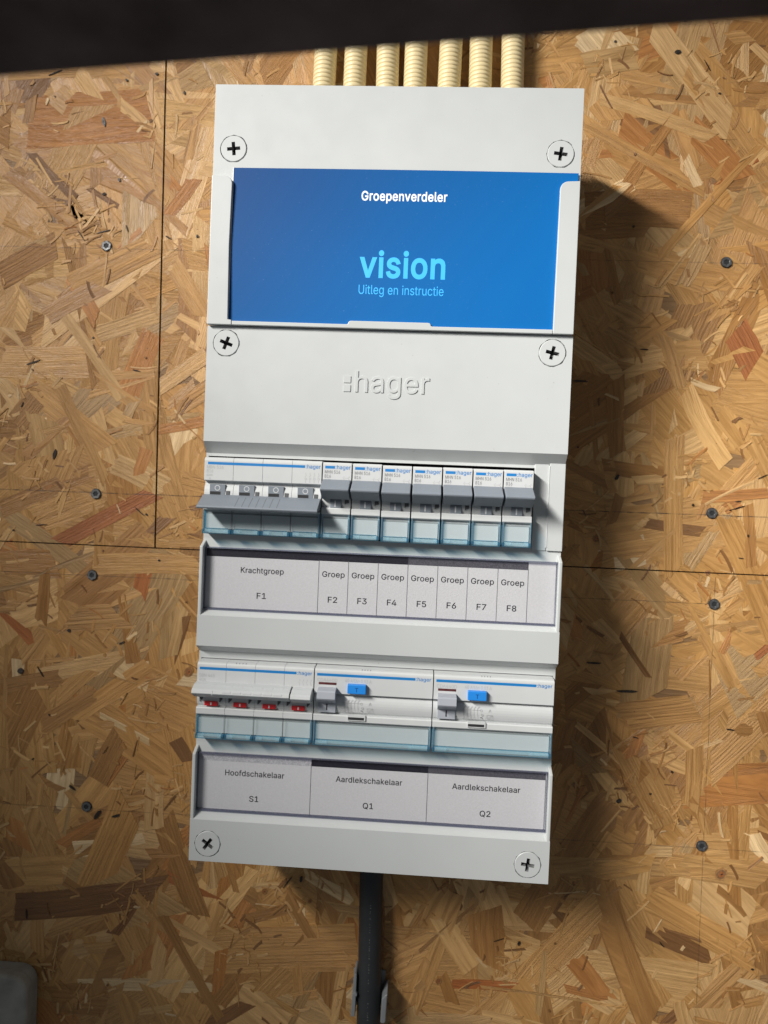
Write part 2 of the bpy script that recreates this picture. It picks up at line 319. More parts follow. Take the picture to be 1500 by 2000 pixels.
BLACKTXT = plastic("print_black", (0.022, 0.022, 0.025), 0.6, 0)
BUTTON = plastic("test_button_blue", (0.02, 0.24, 0.72), 0.35, 0.03, 2500, 0.03)
BUTTXT = plastic("button_letter", (0.01, 0.06, 0.24), 0.4, 0)
RED = plastic("indicator_red", (0.52, 0.02, 0.025), 0.35, 0.02, 2500, 0.05)
DRED = plastic("window_dark_red", (0.10, 0.028, 0.03), 0.3, 0, 2500, 0.4)
LEDGESHADE = plastic("insert_ledge_shade", (0.27, 0.285, 0.29), 0.6, 0)  # painted shade of the device ledge above each label insert
INSERT = plastic("label_insert_paper", (0.53, 0.55, 0.555), 0.7, 0.1, 3000, 0.015)
PAPER = plastic("strip_paper", (0.595, 0.595, 0.592), 0.65, 0.2, 1100, 0.04, 0.3, 900)
BAR0 = plastic("bar_black", (0.017, 0.016, 0.024), 0.42, 0.3, 1500, 0.5, 0.5, 1800)
BAR1 = plastic("bar_dark_grey", (0.085, 0.083, 0.095), 0.5, 0.3, 1500, 0.35, 0.4, 1800)
BAR2 = plastic("bar_light_grey", (0.45, 0.45, 0.465), 0.5, 0.4, 1500, 0.30, 0.4, 1800)  # lighter, speckled grey tone of the printed bar
LEAFTXT = plastic("leaflet_white", (0.86, 0.88, 0.9), 0.5, 0)
LEAFCY = plastic("leaflet_cyan", (0.045, 0.47, 0.98), 0.5, 0)
PAPEREDGE = plastic("leaflet_paper_edge", (0.85, 0.86, 0.88), 0.6, 0)
WINDOW = clear("label_window_clear", (0.97, 0.97, 0.98), 0.05)
WINEDGE = clear("label_window_edge", (0.55, 0.56, 0.64), 0.05, 0.15, (0.38, 0.39, 0.48))
CLEARB = clear("label_cover_clear", (0.945, 0.968, 0.975), 0.1)
CLEARE = clear("label_cover_edge", (0.45, 0.70, 0.82), 0.4, 0.14, (0.16, 0.42, 0.56))
CLEARM = clear("label_cover_rim", (0.86, 0.945, 0.97), 0.8, 0.14, (0.62, 0.80, 0.87))
CREAM = plastic("conduit_cream", (0.74, 0.615, 0.36), 0.42, 0.03, 1500, 0.05)
CABLE = plastic("cable_black", (0.022, 0.024, 0.026), 0.55, 0.15, 1200, 0.15)
CABTXT = plastic("cable_print", (0.10, 0.105, 0.105), 0.6, 0)
CLIPG = plastic("clip_grey", (0.22, 0.232, 0.245), 0.5, 0.05, 1500, 0.05)
BOXG = plastic("box_grey", (0.29, 0.28, 0.25), 0.65, 0.5, 500, 0.25, 0.35, 60)
ZINC = bpy.data.materials.new("zinc_screw")
k = NT(ZINC)
p = k.n('ShaderNodeBsdfPrincipled'); p.inputs['Base Color'].default_value = (0.17, 0.172, 0.175, 1); p.inputs['Metallic'].default_value = 0.85
tc = k.n('ShaderNodeTexCoord'); k.link(k.range(k.noise(tc.outputs['Object'], 900, 3), 0.3, 0.7, 0.42, 0.7), p.inputs['Roughness'])
o = k.n('ShaderNodeOutputMaterial'); k.link(p.outputs[0], o.inputs[0])
BARM = plastic("bar_dark", (0.075, 0.064, 0.066), 0.8, 0.4, 220, 0.5, 0.10, 45)

# leaflet print: deep blue running into a brighter blue towards the lower right
LEAF = bpy.data.materials.new("leaflet_print")
k = NT(LEAF)
tc = k.n('ShaderNodeTexCoord'); sx = k.n('ShaderNodeSeparateXYZ'); k.link(tc.outputs['Object'], sx.inputs[0])
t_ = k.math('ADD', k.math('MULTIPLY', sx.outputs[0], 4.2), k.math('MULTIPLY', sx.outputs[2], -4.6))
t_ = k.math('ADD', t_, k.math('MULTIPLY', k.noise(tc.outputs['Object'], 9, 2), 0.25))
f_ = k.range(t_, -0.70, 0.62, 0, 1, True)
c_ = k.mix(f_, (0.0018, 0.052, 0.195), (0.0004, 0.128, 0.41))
sp_ = k.range(k.noise(tc.outputs['Object'], 1500, 1), 0.755, 0.80, 0, 0.25)
c_ = k.mix(sp_, c_, (0.3, 0.5, 0.8))
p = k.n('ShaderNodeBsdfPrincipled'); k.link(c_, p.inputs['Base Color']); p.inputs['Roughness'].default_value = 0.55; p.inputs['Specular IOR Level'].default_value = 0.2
b = k.n('ShaderNodeBump'); b.inputs['Strength'].default_value = 0.05; b.inputs['Distance'].default_value = 0.0005
k.link(k.noise(tc.outputs['Object'], 700, 3), b.inputs['Height']); k.link(b.outputs[0], p.inputs['Normal'])
o = k.n('ShaderNodeOutputMaterial'); k.link(p.outputs[0], o.inputs[0])

# strand board: every strand brings its own tone and grain direction (attributes), the lines are pencil marks on the boards
OSB = bpy.data.materials.new("strand_board")
k = NT(OSB)
uvn = k.n('ShaderNodeUVMap', uv_map="grain")
ton = k.n('ShaderNodeAttribute', attribute_name="tone")
rin = k.n('ShaderNodeAttribute', attribute_name="ring")
tc = k.n('ShaderNodeTexCoord')
OB = tc.outputs['Object']
def scaled(vec, s):
    mp = k.n('ShaderNodeVectorMath', operation='MULTIPLY'); k.link(vec, mp.inputs[0]); mp.inputs[1].default_value = s; return mp.outputs[0]
g1 = k.noise(scaled(uvn.outputs[0], (14, 300, 1)), 1.0, 4, 0.6)
g2 = k.noise(scaled(uvn.outputs[0], (70, 1900, 1)), 1.0, 3, 0.6)
g3 = k.noise(scaled(uvn.outputs[0], (9, 40, 1)), 1.0, 2)
suv = k.n('ShaderNodeSeparateXYZ'); k.link(uvn.outputs[0], suv.inputs[0])
ph = k.math('ADD', k.math('MULTIPLY', suv.outputs[1], 2 * math.pi * 240), k.math('MULTIPLY', g3, 26))
sn = k.math('MULTIPLY_ADD', k.math('SINE', ph), 0.5, 0.5)
ringm = k.math('MULTIPLY', k.math('POWER', sn, 3.0), rin.outputs['Fac'])
c = ton.outputs['Color']
c = k.mix(1.0, c, k.mix(k.range(g1, 0.25, 0.75, 0, 1), (0.70, 0.64, 0.56), (1.24, 1.26, 1.30)), 'MULTIPLY')
c = k.mix(1.0, c, k.mix(k.range(g2, 0.3, 0.7, 0, 1), (0.88, 0.86, 0.84), (1.10, 1.10, 1.10)), 'MULTIPLY')
c = k.mix(k.math('MULTIPLY', ringm, 0.34), c, k.mix(1.0, c, (0.48, 0.37, 0.27), 'MULTIPLY'))
st = k.noise(OB, 7, 4, 0.6)
c = k.mix(1.0, c, k.mix(k.range(st, 0.3, 0.7, 0, 1), (0.80, 0.74, 0.68), (1.12, 1.12, 1.12)), 'MULTIPLY')
grime = k.range(k.noise(OB, 23, 4, 0.65), 0.60, 0.78, 0, 0.5)
c = k.mix(grime, c, k.mix(1.0, c, (0.62, 0.60, 0.58), 'MULTIPLY'))
spk = k.range(k.noise(OB, 420, 2), 0.745, 0.79, 0, 0.85)
c = k.mix(spk, c, (0.05, 0.03, 0.018))
so = k.n('ShaderNodeSeparateXYZ'); k.link(OB, so.inputs[0])
wob = k.math('MULTIPLY', k.math('SUBTRACT', k.noise(OB, 40, 2), 0.5), 0.0012)
lines = None
lw = k.range(k.noise(OB, 150, 3), 0.34, 0.60, 0.15, 1.0)
def pline(axis, at, tilt, w, amt, lo=None, hi=None):
    global lines
    a, b_ = (so.outputs[2], so.outputs[0]) if axis == 'z' else (so.outputs[0], so.outputs[2])
    e = k.math('ADD', k.math('SUBTRACT', a, at), k.math('ADD', k.math('MULTIPLY', b_, tilt), wob))
    m_ = k.math('MULTIPLY', k.range(k.math('ABSOLUTE', e), w * 0.5, w * 1.3, amt, 0), lw)
    if lo is not None: m_ = k.math('MULTIPLY', m_, k.math('GREATER_THAN', b_, lo))
    if hi is not None: m_ = k.math('MULTIPLY', m_, k.math('LESS_THAN', b_, hi))
    lines = m_ if lines is None else k.math('MAXIMUM', lines, m_)
pline('z', -0.0122, -0.0045, 0.00038, 0.92)
pline('z', -0.0742, -0.001, 0.00030, 0.75, None, 0.233)
pline('z', 0.1655, 0.0, 0.00028, 0.6)
pline('z', -0.2483, 0.0, 0.00030, 0.6)
pline('x', 0.2335, 0.0055, 0.00028, 0.7, None, -0.055)
pline('z', 0.1640, 0.01, 0.00022, 0.4, -0.172, -0.10)
c = k.mix(lines, c, (0.035, 0.026, 0.020))
p = k.n('ShaderNodeBsdfPrincipled')
k.link(c, p.inputs['Base Color'])
k.link(k.math('ADD', k.range(g1, 0.3, 0.7, 0.36, 0.56), k.math('MULTIPLY', rin.outputs['Fac'], 0.12)), p.inputs['Roughness'])
p.inputs['Specular IOR Level'].default_value = 0.5
b = k.n('ShaderNodeBump'); b.inputs['Strength'].default_value = 1.0; b.inputs['Distance'].default_value = 0.0010
hh = k.math('ADD', k.math('MULTIPLY', g2, 0.5), k.math('SUBTRACT', k.math('MULTIPLY', g1, 0.8), k.math('MULTIPLY', ringm, 0.15)))
k.link(hh, b.inputs['Height']); k.link(b.outputs[0], p.inputs['Normal'])
o = k.n('ShaderNodeOutputMaterial'); k.link(p.outputs[0], o.inputs[0])
BACK = plastic("dark_wall", (0.03, 0.025, 0.02), 0.8, 0)

# ------------------------------------------------------------------ the wall of strand boards
TONES = {'ta': (0.500, 0.283, 0.098), 'pa': (0.600, 0.380, 0.162), 'br': (0.365, 0.188, 0.058), 'or': (0.44, 0.200, 0.058),
         'gr': (0.430, 0.270, 0.112), 're': (0.36, 0.128, 0.036), 'wh': (0.70, 0.515, 0.285), 'da': (0.225, 0.110, 0.038), 'bk': (0.022, 0.015, 0.010)}
HAND = [(-226, 269, -259, 202, 34.9, 'ta'), (-206, 270, -173, 243, 8.1, 'pa'), (-291, 220, -232, 177, 11.0, 'br'), (-139, 258, -163, 173, 22.1, 'pa'), (-252, 126, -198, 56, 10.3, 'pa'), (-245, 64, -208, -4, 9.6, 'ta'), (-176, 105, -195, 56, 19.1, 'or'), (-222, 102, -173, 120, 16.5, 'pa'), (-291, 81, -204, 84, 25.7, 'ta'), (-241, -51, -172, -12, 13.2, 're'), (-288, -29, -215, 4, 16.5, 'br'), (-203, 9, -164, -8, 18.4, 'pa'), (-170, 35, -136, 43, 9.2, 'or'), (-170, 66, -136, 91, 12.9, 'pa'), (-251, -189, -211, -162, 14.7, 'br'), (-228, -182, -168, -139, 16.5, 'ta'), (-173, -158, -128, -175, 40.4, 'ta'), (-207, -227, -191, -193, 18.4, 'br'), (-156, -253, -127, -323, 18.4, 'br'), (-233, -108, -192, -104, 22.1, 'ta'), (-252, -71, -254, -111, 10.3, 'br'), (-267, -326, -158, -306, 25.7, 'da'), (-154, -325, -108, -399, 9.2, 'br'), (-122, -350, -8, -338, 36.8, 'ta'), (172, 329, 228, 261, 22.1, 'pa'), (138, 278, 216, 252, 10.3, 'pa'), (203, 258, 237, 224, 20.2, 'or'), (193, 269, 160, 219, 8.8, 'br'), (249, 247, 184, 169, 6.6, 'ta'), (131, 200, 204, 201, 27.6, 'br'), (129, 260, 213, 214, 9.2, 'ta'), (199, 238, 210, 216, 8.1, 'wh'), (201, 149, 215, 179, 12.9, 'pa'), (239, 119, 253, 94, 20.2, 're'), (190, 115, 204, 78, 10.3, 'ta'), (207, 76, 237, 25, 14.7, 'pa'), (210, 83, 229, 77, 5.1, 'wh'), (198, 100, 219, 101, 22.1, 'ta'), (231, 79, 263, 80, 29.4, 'ta'), (222, 1, 267, 6, 9.2, 'or'), (201, 43, 205, -54, 14.7, 'ta'), (158, 82, 162, 29, 14.7, 'br'), (224, -4, 256, 13, 2.2, 'pa'), (217, -76, 248, -128, 4.4, 'ta'), (183, -185, 210, -233, 31.2, 'ta'), (225, -177, 225, -221, 12.9, 'ta'), (174, -158, 225, -149, 22.1, 'ta'), (154, -129, 133, -151, 18.4, 'br'), (252, -162, 265, -162, 9.2, 'br'), (162, -274, 206, -378, 27.6, 'br'), (163, -292, 112, -354, 23.9, 'ta'), (148, -335, 171, -361, 18.4, 'or'), (82, -360, 186, -368, 2.2, 'ta'), (53, -314, 76, -347, 20.2, 'pa'), (82, -304, 86, -344, 29.4, 'br'), (198, -285, 274, -325, 25.7, 'ta'), (218, -261, 281, -266, 20.2, 'ta'), (-159, -48, -135, -47, 7.4, 'ta'), (-287, -69, -244, -67, 22.1, 'br'), (-216, -67, -134, -64, 16.5, 'ta'), (-62, -300, -42, -333, 7.4, 'br'), (-237, 201, -272, 234, 7.4, 'da'), (145, 197, 165, 216, 8.8, 'br'), (126, 301, 161, 308, 20.2, 'gr'), (-293, 143, -251, 167, 22.1, 'br'), (-239, 137, -178, 168, 20.2, 'ta'), (-257, 114, -215, 138, 14.7, 'br'), (-163, 154, -139, 118, 16.5, 'ta'), (-168, 191, -150, 217, 11.0, 'or')]
X0, X1, Z0, Z1 = -600, 600, -680, 600
strands = []   # (cx, cz, length, width, angle, tone key, height, tilt along, tilt across)
def pick(w):
    r = rnd.random() * sum(w.values())
    for kk, vv in w.items():
        r -= vv
        if r <= 0: return kk
    return 'ta'
BIG = {'ta': 50, 'pa': 18, 'br': 18, 'or': 4, 'gr': 7, 'wh': 1.5, 'da': 1.5}
for i in range(3000):
    L = rnd.choice((rnd.uniform(40, 85), rnd.uniform(70, 160)))
    w = min(rnd.uniform(10, 46), L * 0.55)
    strands.append([rnd.uniform(X0, X1), rnd.uniform(Z0, Z1), L, w, rnd.uniform(0, math.pi), pick(BIG), 0.02 + 0.26 * i / 3000, rnd.uniform(-.16, .16), rnd.uniform(-.10, .10)])
for i in range(2700):
    L = rnd.uniform(16, 55)
    w = min(rnd.uniform(3, 14), L * 0.5)
    strands.append([rnd.uniform(X0, X1), rnd.uniform(Z0, Z1), L, w, rnd.uniform(0, math.pi), pick({'ta': 44, 'pa': 20, 'br': 20, 'or': 5, 'gr': 6, 'wh': 2, 're': 1.5, 'da': 3}), rnd.uniform(0.08, 0.36), rnd.uniform(-.24, .24), rnd.uniform(-.12, .12)])
for n_, h_ in enumerate(HAND):
    x1, z1, x2, z2, w, tn = h_
    L = math.hypot(x2 - x1, z2 - z1)
    strands.append([(x1 + x2) / 2, (z1 + z2) / 2, L, w, math.atan2(z2 - z1, x2 - x1), tn, 0.31 + 0.10 * n_ / len(HAND) + (0.08 if w < 16 else 0), rnd.uniform(-.06, .06), 0])
# fines: small slivers, mostly in patches between the big strands
patch = [(rnd.uniform(X0, X1), rnd.uniform(Z0, Z1)) for _ in range(270)]
for i in range(6800):
    if rnd.random() < 0.75:
        q = rnd.choice(patch); cx, cz = q[0] + rnd.gauss(0, 11), q[1] + rnd.gauss(0, 9)
    else:
        cx, cz = rnd.uniform(X0, X1), rnd.uniform(Z0, Z1)
    L = rnd.uniform(3, 14) if rnd.random() < .85 else rnd.uniform(12, 26)
    w = rnd.uniform(0.5, 2.4)
    strands.append([cx, cz, L, w, rnd.uniform(0, math.pi), pick({'ta': 38, 'pa': 26, 'br': 20, 'wh': 4, 'or': 4, 'da': 8}), rnd.uniform(0.30, 0.70), rnd.uniform(-.30, .30), 0])
KNOTS = [(248, -266, 4.2), (51, -358, 2.2), (-79, -301, 2.0), (-45, -306, 1.6), (-141, -142, 3.4), (150, -31, 2.6), (228, -52, 1.8), (-131, -67, 2.8)]
# dark slits and small knots
for i in range(560):
    rr = rnd.random()
    L, w = (rnd.uniform(1.2, 2.8), rnd.uniform(1.0, 1.9)) if rr < 0.55 else (rnd.uniform(4, 13), rnd.uniform(0.4, 1.3))
    strands.append([rnd.uniform(X0, X1), rnd.uniform(Z0, Z1), L, w, rnd.uniform(0, math.pi), rnd.choice(('bk', 'bk', 'da')), 0.86 + 0.1 * rnd.random(), 0, 0])
for x, z, L, w, a in ((-180, 292, 2.6, 2, 0), (-218, 257, 7, 2.2, 1.8), (-216, 205, 3, 2, .4), (190, 311, 4.5, 3, 0), (254, 313, 4, 2.6, .4), (162, 13, 5, 2.4, 1), (-206, -252, 8, 3, 1), (-192, -252, 7, 1.8, .3),
                      (-232, -116, 2.6, 2.6, 0), (-268, -148, 4.5, 4, 0), (152, -74 - 46, 10, 1.4, .0), (176, -139, 16, 1.8, 0.03), (108, -326, 3.5, 2, 1.2), (174, -218, 4, 3, .6), (-52, -290, 4.5, 2.4, 1.4), (-247, 14, 8, 2.6, 1.3), (-226, -233, 6, 1.6, -.6)):
    strands.append([x, z, L, w, a, 'bk', 0.97, 0, 0])

for x, z, r in KNOTS:
    strands.append([x, z, r * 2.6, r * 2.0, 1.0, 'br', 0.62, 0, 0]); strands.append([x, z, r * 1.9, r * 1.4, 1.1, 'da', 0.66, 0, 0])
    strands.append([x, z, r * 1.2, r * .8, 1.2, 're', 0.70, 0, 0]); strands.append([x + r * .1, z, r * .5, r * .22, .4, 'bk', 0.73, 0, 0])
def clip_half(poly, a, b, c_):
    out = []
    n = len(poly)
    for i in range(n):
        p0, p1 = poly[i], poly[(i + 1) % n]
        s0, s1 = a * p0[0] + b * p0[1] - c_, a * p1[0] + b * p1[1] - c_
        if s0 <= 0: out.append(p0)
        if (s0 < 0 < s1) or (s1 < 0 < s0):
            t = s0 / (s0 - s1)
            out.append((p0[0] + t * (p1[0] - p0[0]), p0[1] + t * (p1[1] - p0[1])))
    return out

SL = -0.011                                   # the upright seam leans a little
def seam_x(z): return -173.5 + (303 - z) * 0.0112
BOARDS = [
    ("strand_board", "upper left strand board, left of the upright black seam", [(1, 0.0112, -173.5 + 303 * 0.0112 - 0.62), (0, -1, 52.0 - 0.42)]),
    ("strand_board", "upper strand board behind the white box, right of the upright seam", [(-1, -0.0112, 173.5 - 303 * 0.0112 - 0.62), (0, -1, 52.0 - 0.42)]),
    ("strand_board", "lower strand board below the level joint, behind the black cable", [(0, 1, -52.0 - 0.42)]),
]
outl = []
for s in strands:
    cx, cz, L, w, ang, tn, h, ta_, tb_ = s
    blob = tn == 'bk' or (w / L > 0.6 and L < 14)
    nl = 5
    pts = []
    if blob:
        for i in range(12):
            a = 2 * math.pi * i / 12
            pts.append((L / 2 * math.cos(a) * rnd.uniform(.8, 1.1), w / 2 * math.sin(a) * rnd.uniform(.8, 1.15)))
    else:
        sl = rnd.uniform(-.5, .5) * w * 0.9
        sr = rnd.uniform(-.5, .5) * w * 0.9
        bend = rnd.uniform(-.03, .03) * L if L > 20 else rnd.uniform(-.08, .08) * L
        jag = min(0.05 * L, w * 0.12, 1.3) * rnd.choice((0.35, 0.6, 1.0, 2.2))
        def bow(u): return bend * (1 - (2 * u / L) ** 2)
        tp1, tp2 = rnd.uniform(.72, 1), rnd.uniform(.72, 1)
        side = [(-L / 2 + L * i / nl) for i in range(nl + 1)]
        for u in side:
            f = tp1 + (tp2 - tp1) * (u / L + .5)
            pts.append((u + (-sl if u < -.49 * L else (-sr if u > .49 * L else 0)), -w / 2 * f + bow(u) + rnd.uniform(-.02, .02) * w))
        ne = max(1, min(6, int(w / 2.4)))
        for i in range(1, ne):
            q = i / ne
            pts.append((L / 2 + sr * (q - .5) * 2 + rnd.uniform(-jag, jag * .4), (-w / 2 + w * q) * tp2))
        for u in side[::-1]:
            f = tp1 + (tp2 - tp1) * (u / L + .5)
            pts.append((u + (sl if u < -.49 * L else (sr if u > .49 * L else 0)), w / 2 * f + bow(u) + rnd.uniform(-.02, .02) * w))
        for i in range(1, ne):
            q = 1 - i / ne
            pts.append((-L / 2 + sl * (q - .5) * 2 - rnd.uniform(-jag, jag * .4), (-w / 2 + w * q) * tp1))
    ca, sa = math.cos(ang), math.sin(ang)
    W = [(cx + u * ca - v * sa, cz + u * sa + v * ca) for u, v in pts]
    t = TONES[tn]
    j = rnd.uniform(.92, 1.08); hu = rnd.uniform(-.06, .06)
    col = (t[0] * j * (1 + hu * .4), t[1] * j, t[2] * j * (1 - hu))
    outl.append((W, s, col, rnd.uniform(0, 50), rnd.uniform(0, 50), rnd.uniform(.5, 2.2), rnd.uniform(-14, 14), (rnd.random() ** 2.2) if not tn == 'bk' else 0))

def strand_board(name, label, halves):
    V, F, UV, TC, RG = [], [], [], [], []
    def add(ring, hfun, col, uvf, rg):
        n = len(ring)
        base = len(V)
        for (x, z) in ring: V.append((x / 1000, -hfun(x, z) / 1000, z / 1000))
        for (x, z) in ring: V.append((x / 1000, 0.0012, z / 1000))
        uv = [uvf(x, z) for x, z in ring]
        F.append(tuple(base + i for i in range(n))); UV.extend(uv); TC.extend([col] * n); RG.extend([rg] * n)
        dk = tuple(q * 0.8 for q in col)
        for i in range(n):
            j2 = (i + 1) % n
            F.append((base + i, base + n + i, base + n + j2, base + j2))
            UV.extend([uv[i], uv[i], uv[j2], uv[j2]]); TC.extend([dk] * 4); RG.extend([0] * 4)
    full = [(X0 - 40, Z0 - 40), (X1 + 40, Z0 - 40), (X1 + 40, Z1 + 40), (X0 - 40, Z1 + 40)]
    for hp in halves: full = clip_half(full, *hp)
    add(full, lambda x, z: 0.0, (0.26, 0.155, 0.07), lambda x, z: (x / 1000, z / 1000), 0.4)
    for W, s, col, u0, v0, fr, bd, rg in outl:
        P = W
        for hp in halves:
            P = clip_half(P, *hp)
            if len(P) < 3: break
        if len(P) < 3: continue
        cx, cz, L, w, ang, tn, h, ta_, tb_ = s
        ca, sa = math.cos(ang), math.sin(ang)
        def lu(x, z): return ((x - cx) * ca + (z - cz) * sa, -(x - cx) * sa + (z - cz) * ca)
        def hf(x, z):
            u, v = lu(x, z)
            return max(0.004, h + ta_ * 2 * u / L * .9 + tb_ * 2 * v / max(w, 1))
        def uvf(x, z):
            u, v = lu(x, z)
            u /= 1000; v /= 1000
            return (u + u0, v * fr + bd * u * u * .25 + v0)
        add(P, hf, col, uvf, rg)
    me = bpy.data.meshes.new(name)
    me.from_pydata(V, [], F)
    ul = me.uv_layers.new(name="grain")
    ul.data.foreach_set("uv", np.array(UV, dtype=np.float32).ravel())
    at = me.attributes.new("tone", 'FLOAT_COLOR', 'CORNER')
    at.data.foreach_set("color", np.array([(*q, 1) for q in TC], dtype=np.float32).ravel())
    ar = me.attributes.new("ring", 'FLOAT', 'CORNER')
    ar.data.foreach_set("value", np.array(RG, dtype=np.float32))
    # solid board behind the strands
    bm = bmesh.new(); bm.from_mesh(me)
    bm.normal_update()
    for f in bm.faces:
        pass
    bm.to_mesh(me); bm.free()
    me.materials.append(OSB)
    ob = bpy.data.objects.new(name, me)
    COL.objects.link(ob)
    return tag(ob, label, "board", "strand boards of the wall")
for nm, lb, hv in BOARDS: strand_board(nm, lb, hv)
w_ = MB(); w_.box(X0 - 40, X1 + 40, -30, -2, Z0 - 40, Z1 + 40, BACK)
tag(w_.build("wall"), kind="structure")

# ------------------------------------------------------------------ enclosure
board = empty("distribution_board", (0, 0, 0), "white plastic distribution box with two covers, screwed to the strand board wall", "fuse box")
hb = MB()
hb.box(-106.5, 106.5, 0.9, 62, 84, 233, SHELL)
for a in ((-106.5, 106.5, 0.9, 62, -233.5, -229), (-106.5, -103, 0.9, 62, -229, 84), (103, 106.5, 0.9, 62, -229, 84), (-103, 103, 0.9, 6, -229, 84)):
    hb.box(*a, SHELL)
hb.box(-103, 103, 6, 55, -229, 84, DARKIN)
hb.build("housing", board, bevel=0.8)

# upper cover: a closed cap
def holed(m, ring, holes, mat, r=8.35, n=44):
    """front face inside the given outline (verts at one depth) with round screw holes left open"""
    hv = []
    for hx, hz in holes:
        hv.append([m.v(hx + r * math.cos(2 * math.pi * i / n), 85, hz + r * math.sin(2 * math.pi * i / n)) for i in range(n)])
    allv = list(ring); E2 = [(i, (i + 1) % len(ring)) for i in range(len(ring))]
    for h in hv:
        b = len(allv); allv += h
        E2 += [(b + i, b + (i + 1) % n) for i in range(n)]
    vs2, _e, fs2, *_r = delaunay_2d_cdt([Vector((q.co.x, q.co.z)) for q in allv], E2, [], 0, 1e-9)
    for f in fs2:
        cx = sum(vs2[i].x for i in f) / len(f) * 1000 + m.o[0]; cz = sum(vs2[i].y for i in f) / len(f) * 1000 + m.o[2]
        if all(math.hypot(cx - hx, cz - hz) > r * .97 for hx, hz in holes):
            m.face([allv[i] for i in f], mat)
uc = MB()
fr = [uc.v(x, 85, z) for x, z in ((-110, 93.4), (110, 93.4), (110, 237.2), (-110, 237.2))]
bk = [uc.v(x, 24, z) for x, z in ((-110, 93.4), (110, 93.4), (110, 237.2), (-110, 237.2))]
holed(uc, fr, [(-97.7, 198.8), (97.9, 198.8)], WHITE)
for i in range(4): uc.face([fr[i], bk[i], bk[(i + 1) % 4], fr[(i + 1) % 4]], WHITE)
bmesh.ops.recalc_face_normals(uc.bm, faces=uc.bm.faces)
if max(uc.bm.faces, key=lambda f: f.calc_area() if abs(f.normal.y) > .9 else 0).normal.y > 0: bmesh.ops.reverse_faces(uc.bm, faces=uc.bm.faces)
upper = uc.build("upper_cover", board, bevel=0.9, seg=3, solid=2.0)
pk = MB()
def arc(cx, cz, r, a0, a1, n=6):
    return [(cx + r * math.cos(math.radians(a0 + (a1 - a0) * i / n)), cz + r * math.sin(math.radians(a0 + (a1 - a0) * i / n))) for i in range(n + 1)]
left = [(-109.6, 92.4), (-94.6, 92.4), (-94.6, 95.3), (-96.9, 95.6), (-97.6, 140)] + arc(-101.7, 176.8, 4.6, 0, 90) + [(-109.6, 181.6)]
pk.prism_d(left, 84.2, 88.0, WHITE)
right = [(109.6, 92.4), (109.6, 181.9)] + arc(102.7, 177.0, 4.6, 90, 180) + [(97.9, 140), (97.6, 95.6), (97.6, 92.4)]
pk.prism_d(right, 84.2, 88.0, WHITE)
lip = [(-94.4, 92.4), (97.4, 92.4), (97.4, 94.9), (26.2, 94.7)] + arc(24.0, 95.2, 1.6, 0, 90, 4) + arc(-22.3, 95.2, 1.6, 90, 180, 4) + [(-24.5, 94.7), (-94.4, 94.8)]
pk.prism_d(lip, 84.3, 87.8, WHITE)
pk.build("document_pocket", upper, bevel=0.55, seg=3)

def cover_screw(x, z, ang, parent):
    m = MB((x, 85, z))
    # raised disc with a cross recess
    n = 56
    r_top, r_bot = 7.5, 7.85
    cr = []
    a_, b_ = 1.05, 4.0
    base = [(a_, b_), (-a_, b_), (-a_, a_), (-b_, a_), (-b_, -a_), (-a_, -a_), (-a_, -b_), (a_, -b_), (a_, -a_), (b_, -a_), (b_, a_), (a_, a_)]
    ca, sa = math.cos(ang), math.sin(ang)
    cr = [(x + p_ * ca - q_ * sa, z + p_ * sa + q_ * ca) for p_, q_ in base]
    top = [m.v(x + r_top * math.cos(2 * math.pi * i / n), 85.25, z + r_top * math.sin(2 * math.pi * i / n)) for i in range(n)]
    bot = [m.v(x + r_bot * math.cos(2 * math.pi * i / n), 84.9, z + r_bot * math.sin(2 * math.pi * i / n)) for i in range(n)]
    bo2 = [m.v(x + r_bot * math.cos(2 * math.pi * i / n), 80, z + r_bot * math.sin(2 * math.pi * i / n)) for i in range(n)]
    cv = [m.v(px, 85.25, pz) for px, pz in cr]
    cd = [m.v(x + (px - x) * .74, 80.6, z + (pz - z) * .74) for px, pz in cr]
    for i in range(n):
        j = (i + 1) % n
        m.face([top[i], top[j], bot[j], bot[i]], WHITE); m.face([bot[i], bot[j], bo2[j], bo2[i]], WHITE)
    P2 = [Vector((v_.co.x, v_.co.z)) for v_ in top + cv]
    E2 = [(i, (i + 1) % n) for i in range(n)] + [(n + i, n + (i + 1) % 12) for i in range(12)]
    vs2, _e, fs2, *_r = delaunay_2d_cdt(P2, E2, [], 0, 1e-9)
    crx = [(v_.co.x, v_.co.z) for v_ in cv]
    for f in fs2:
        cxx = sum(vs2[i].x for i in f) / len(f); czz = sum(vs2[i].y for i in f) / len(f)
        if _wind([crx], cxx, czz) == 0: m.face([(top + cv)[i] for i in f], WHITE)
    for i in range(12):
        j = (i + 1) % 12
        m.face([cv[i], cv[j], cd[j], cd[i]], RECESS)
    m.face(cd, DARKIN)
    bmesh.ops.recalc_face_normals(m.bm, faces=m.bm.faces)
    ob = m.build("cover_screw", parent)
    ob.location = (x / 1000, -85 / 1000, z / 1000)
    return ob
cover_screw(-97.7, 198.8, 0.10, upper)
cover_screw(97.9, 198.8, -0.12, upper)

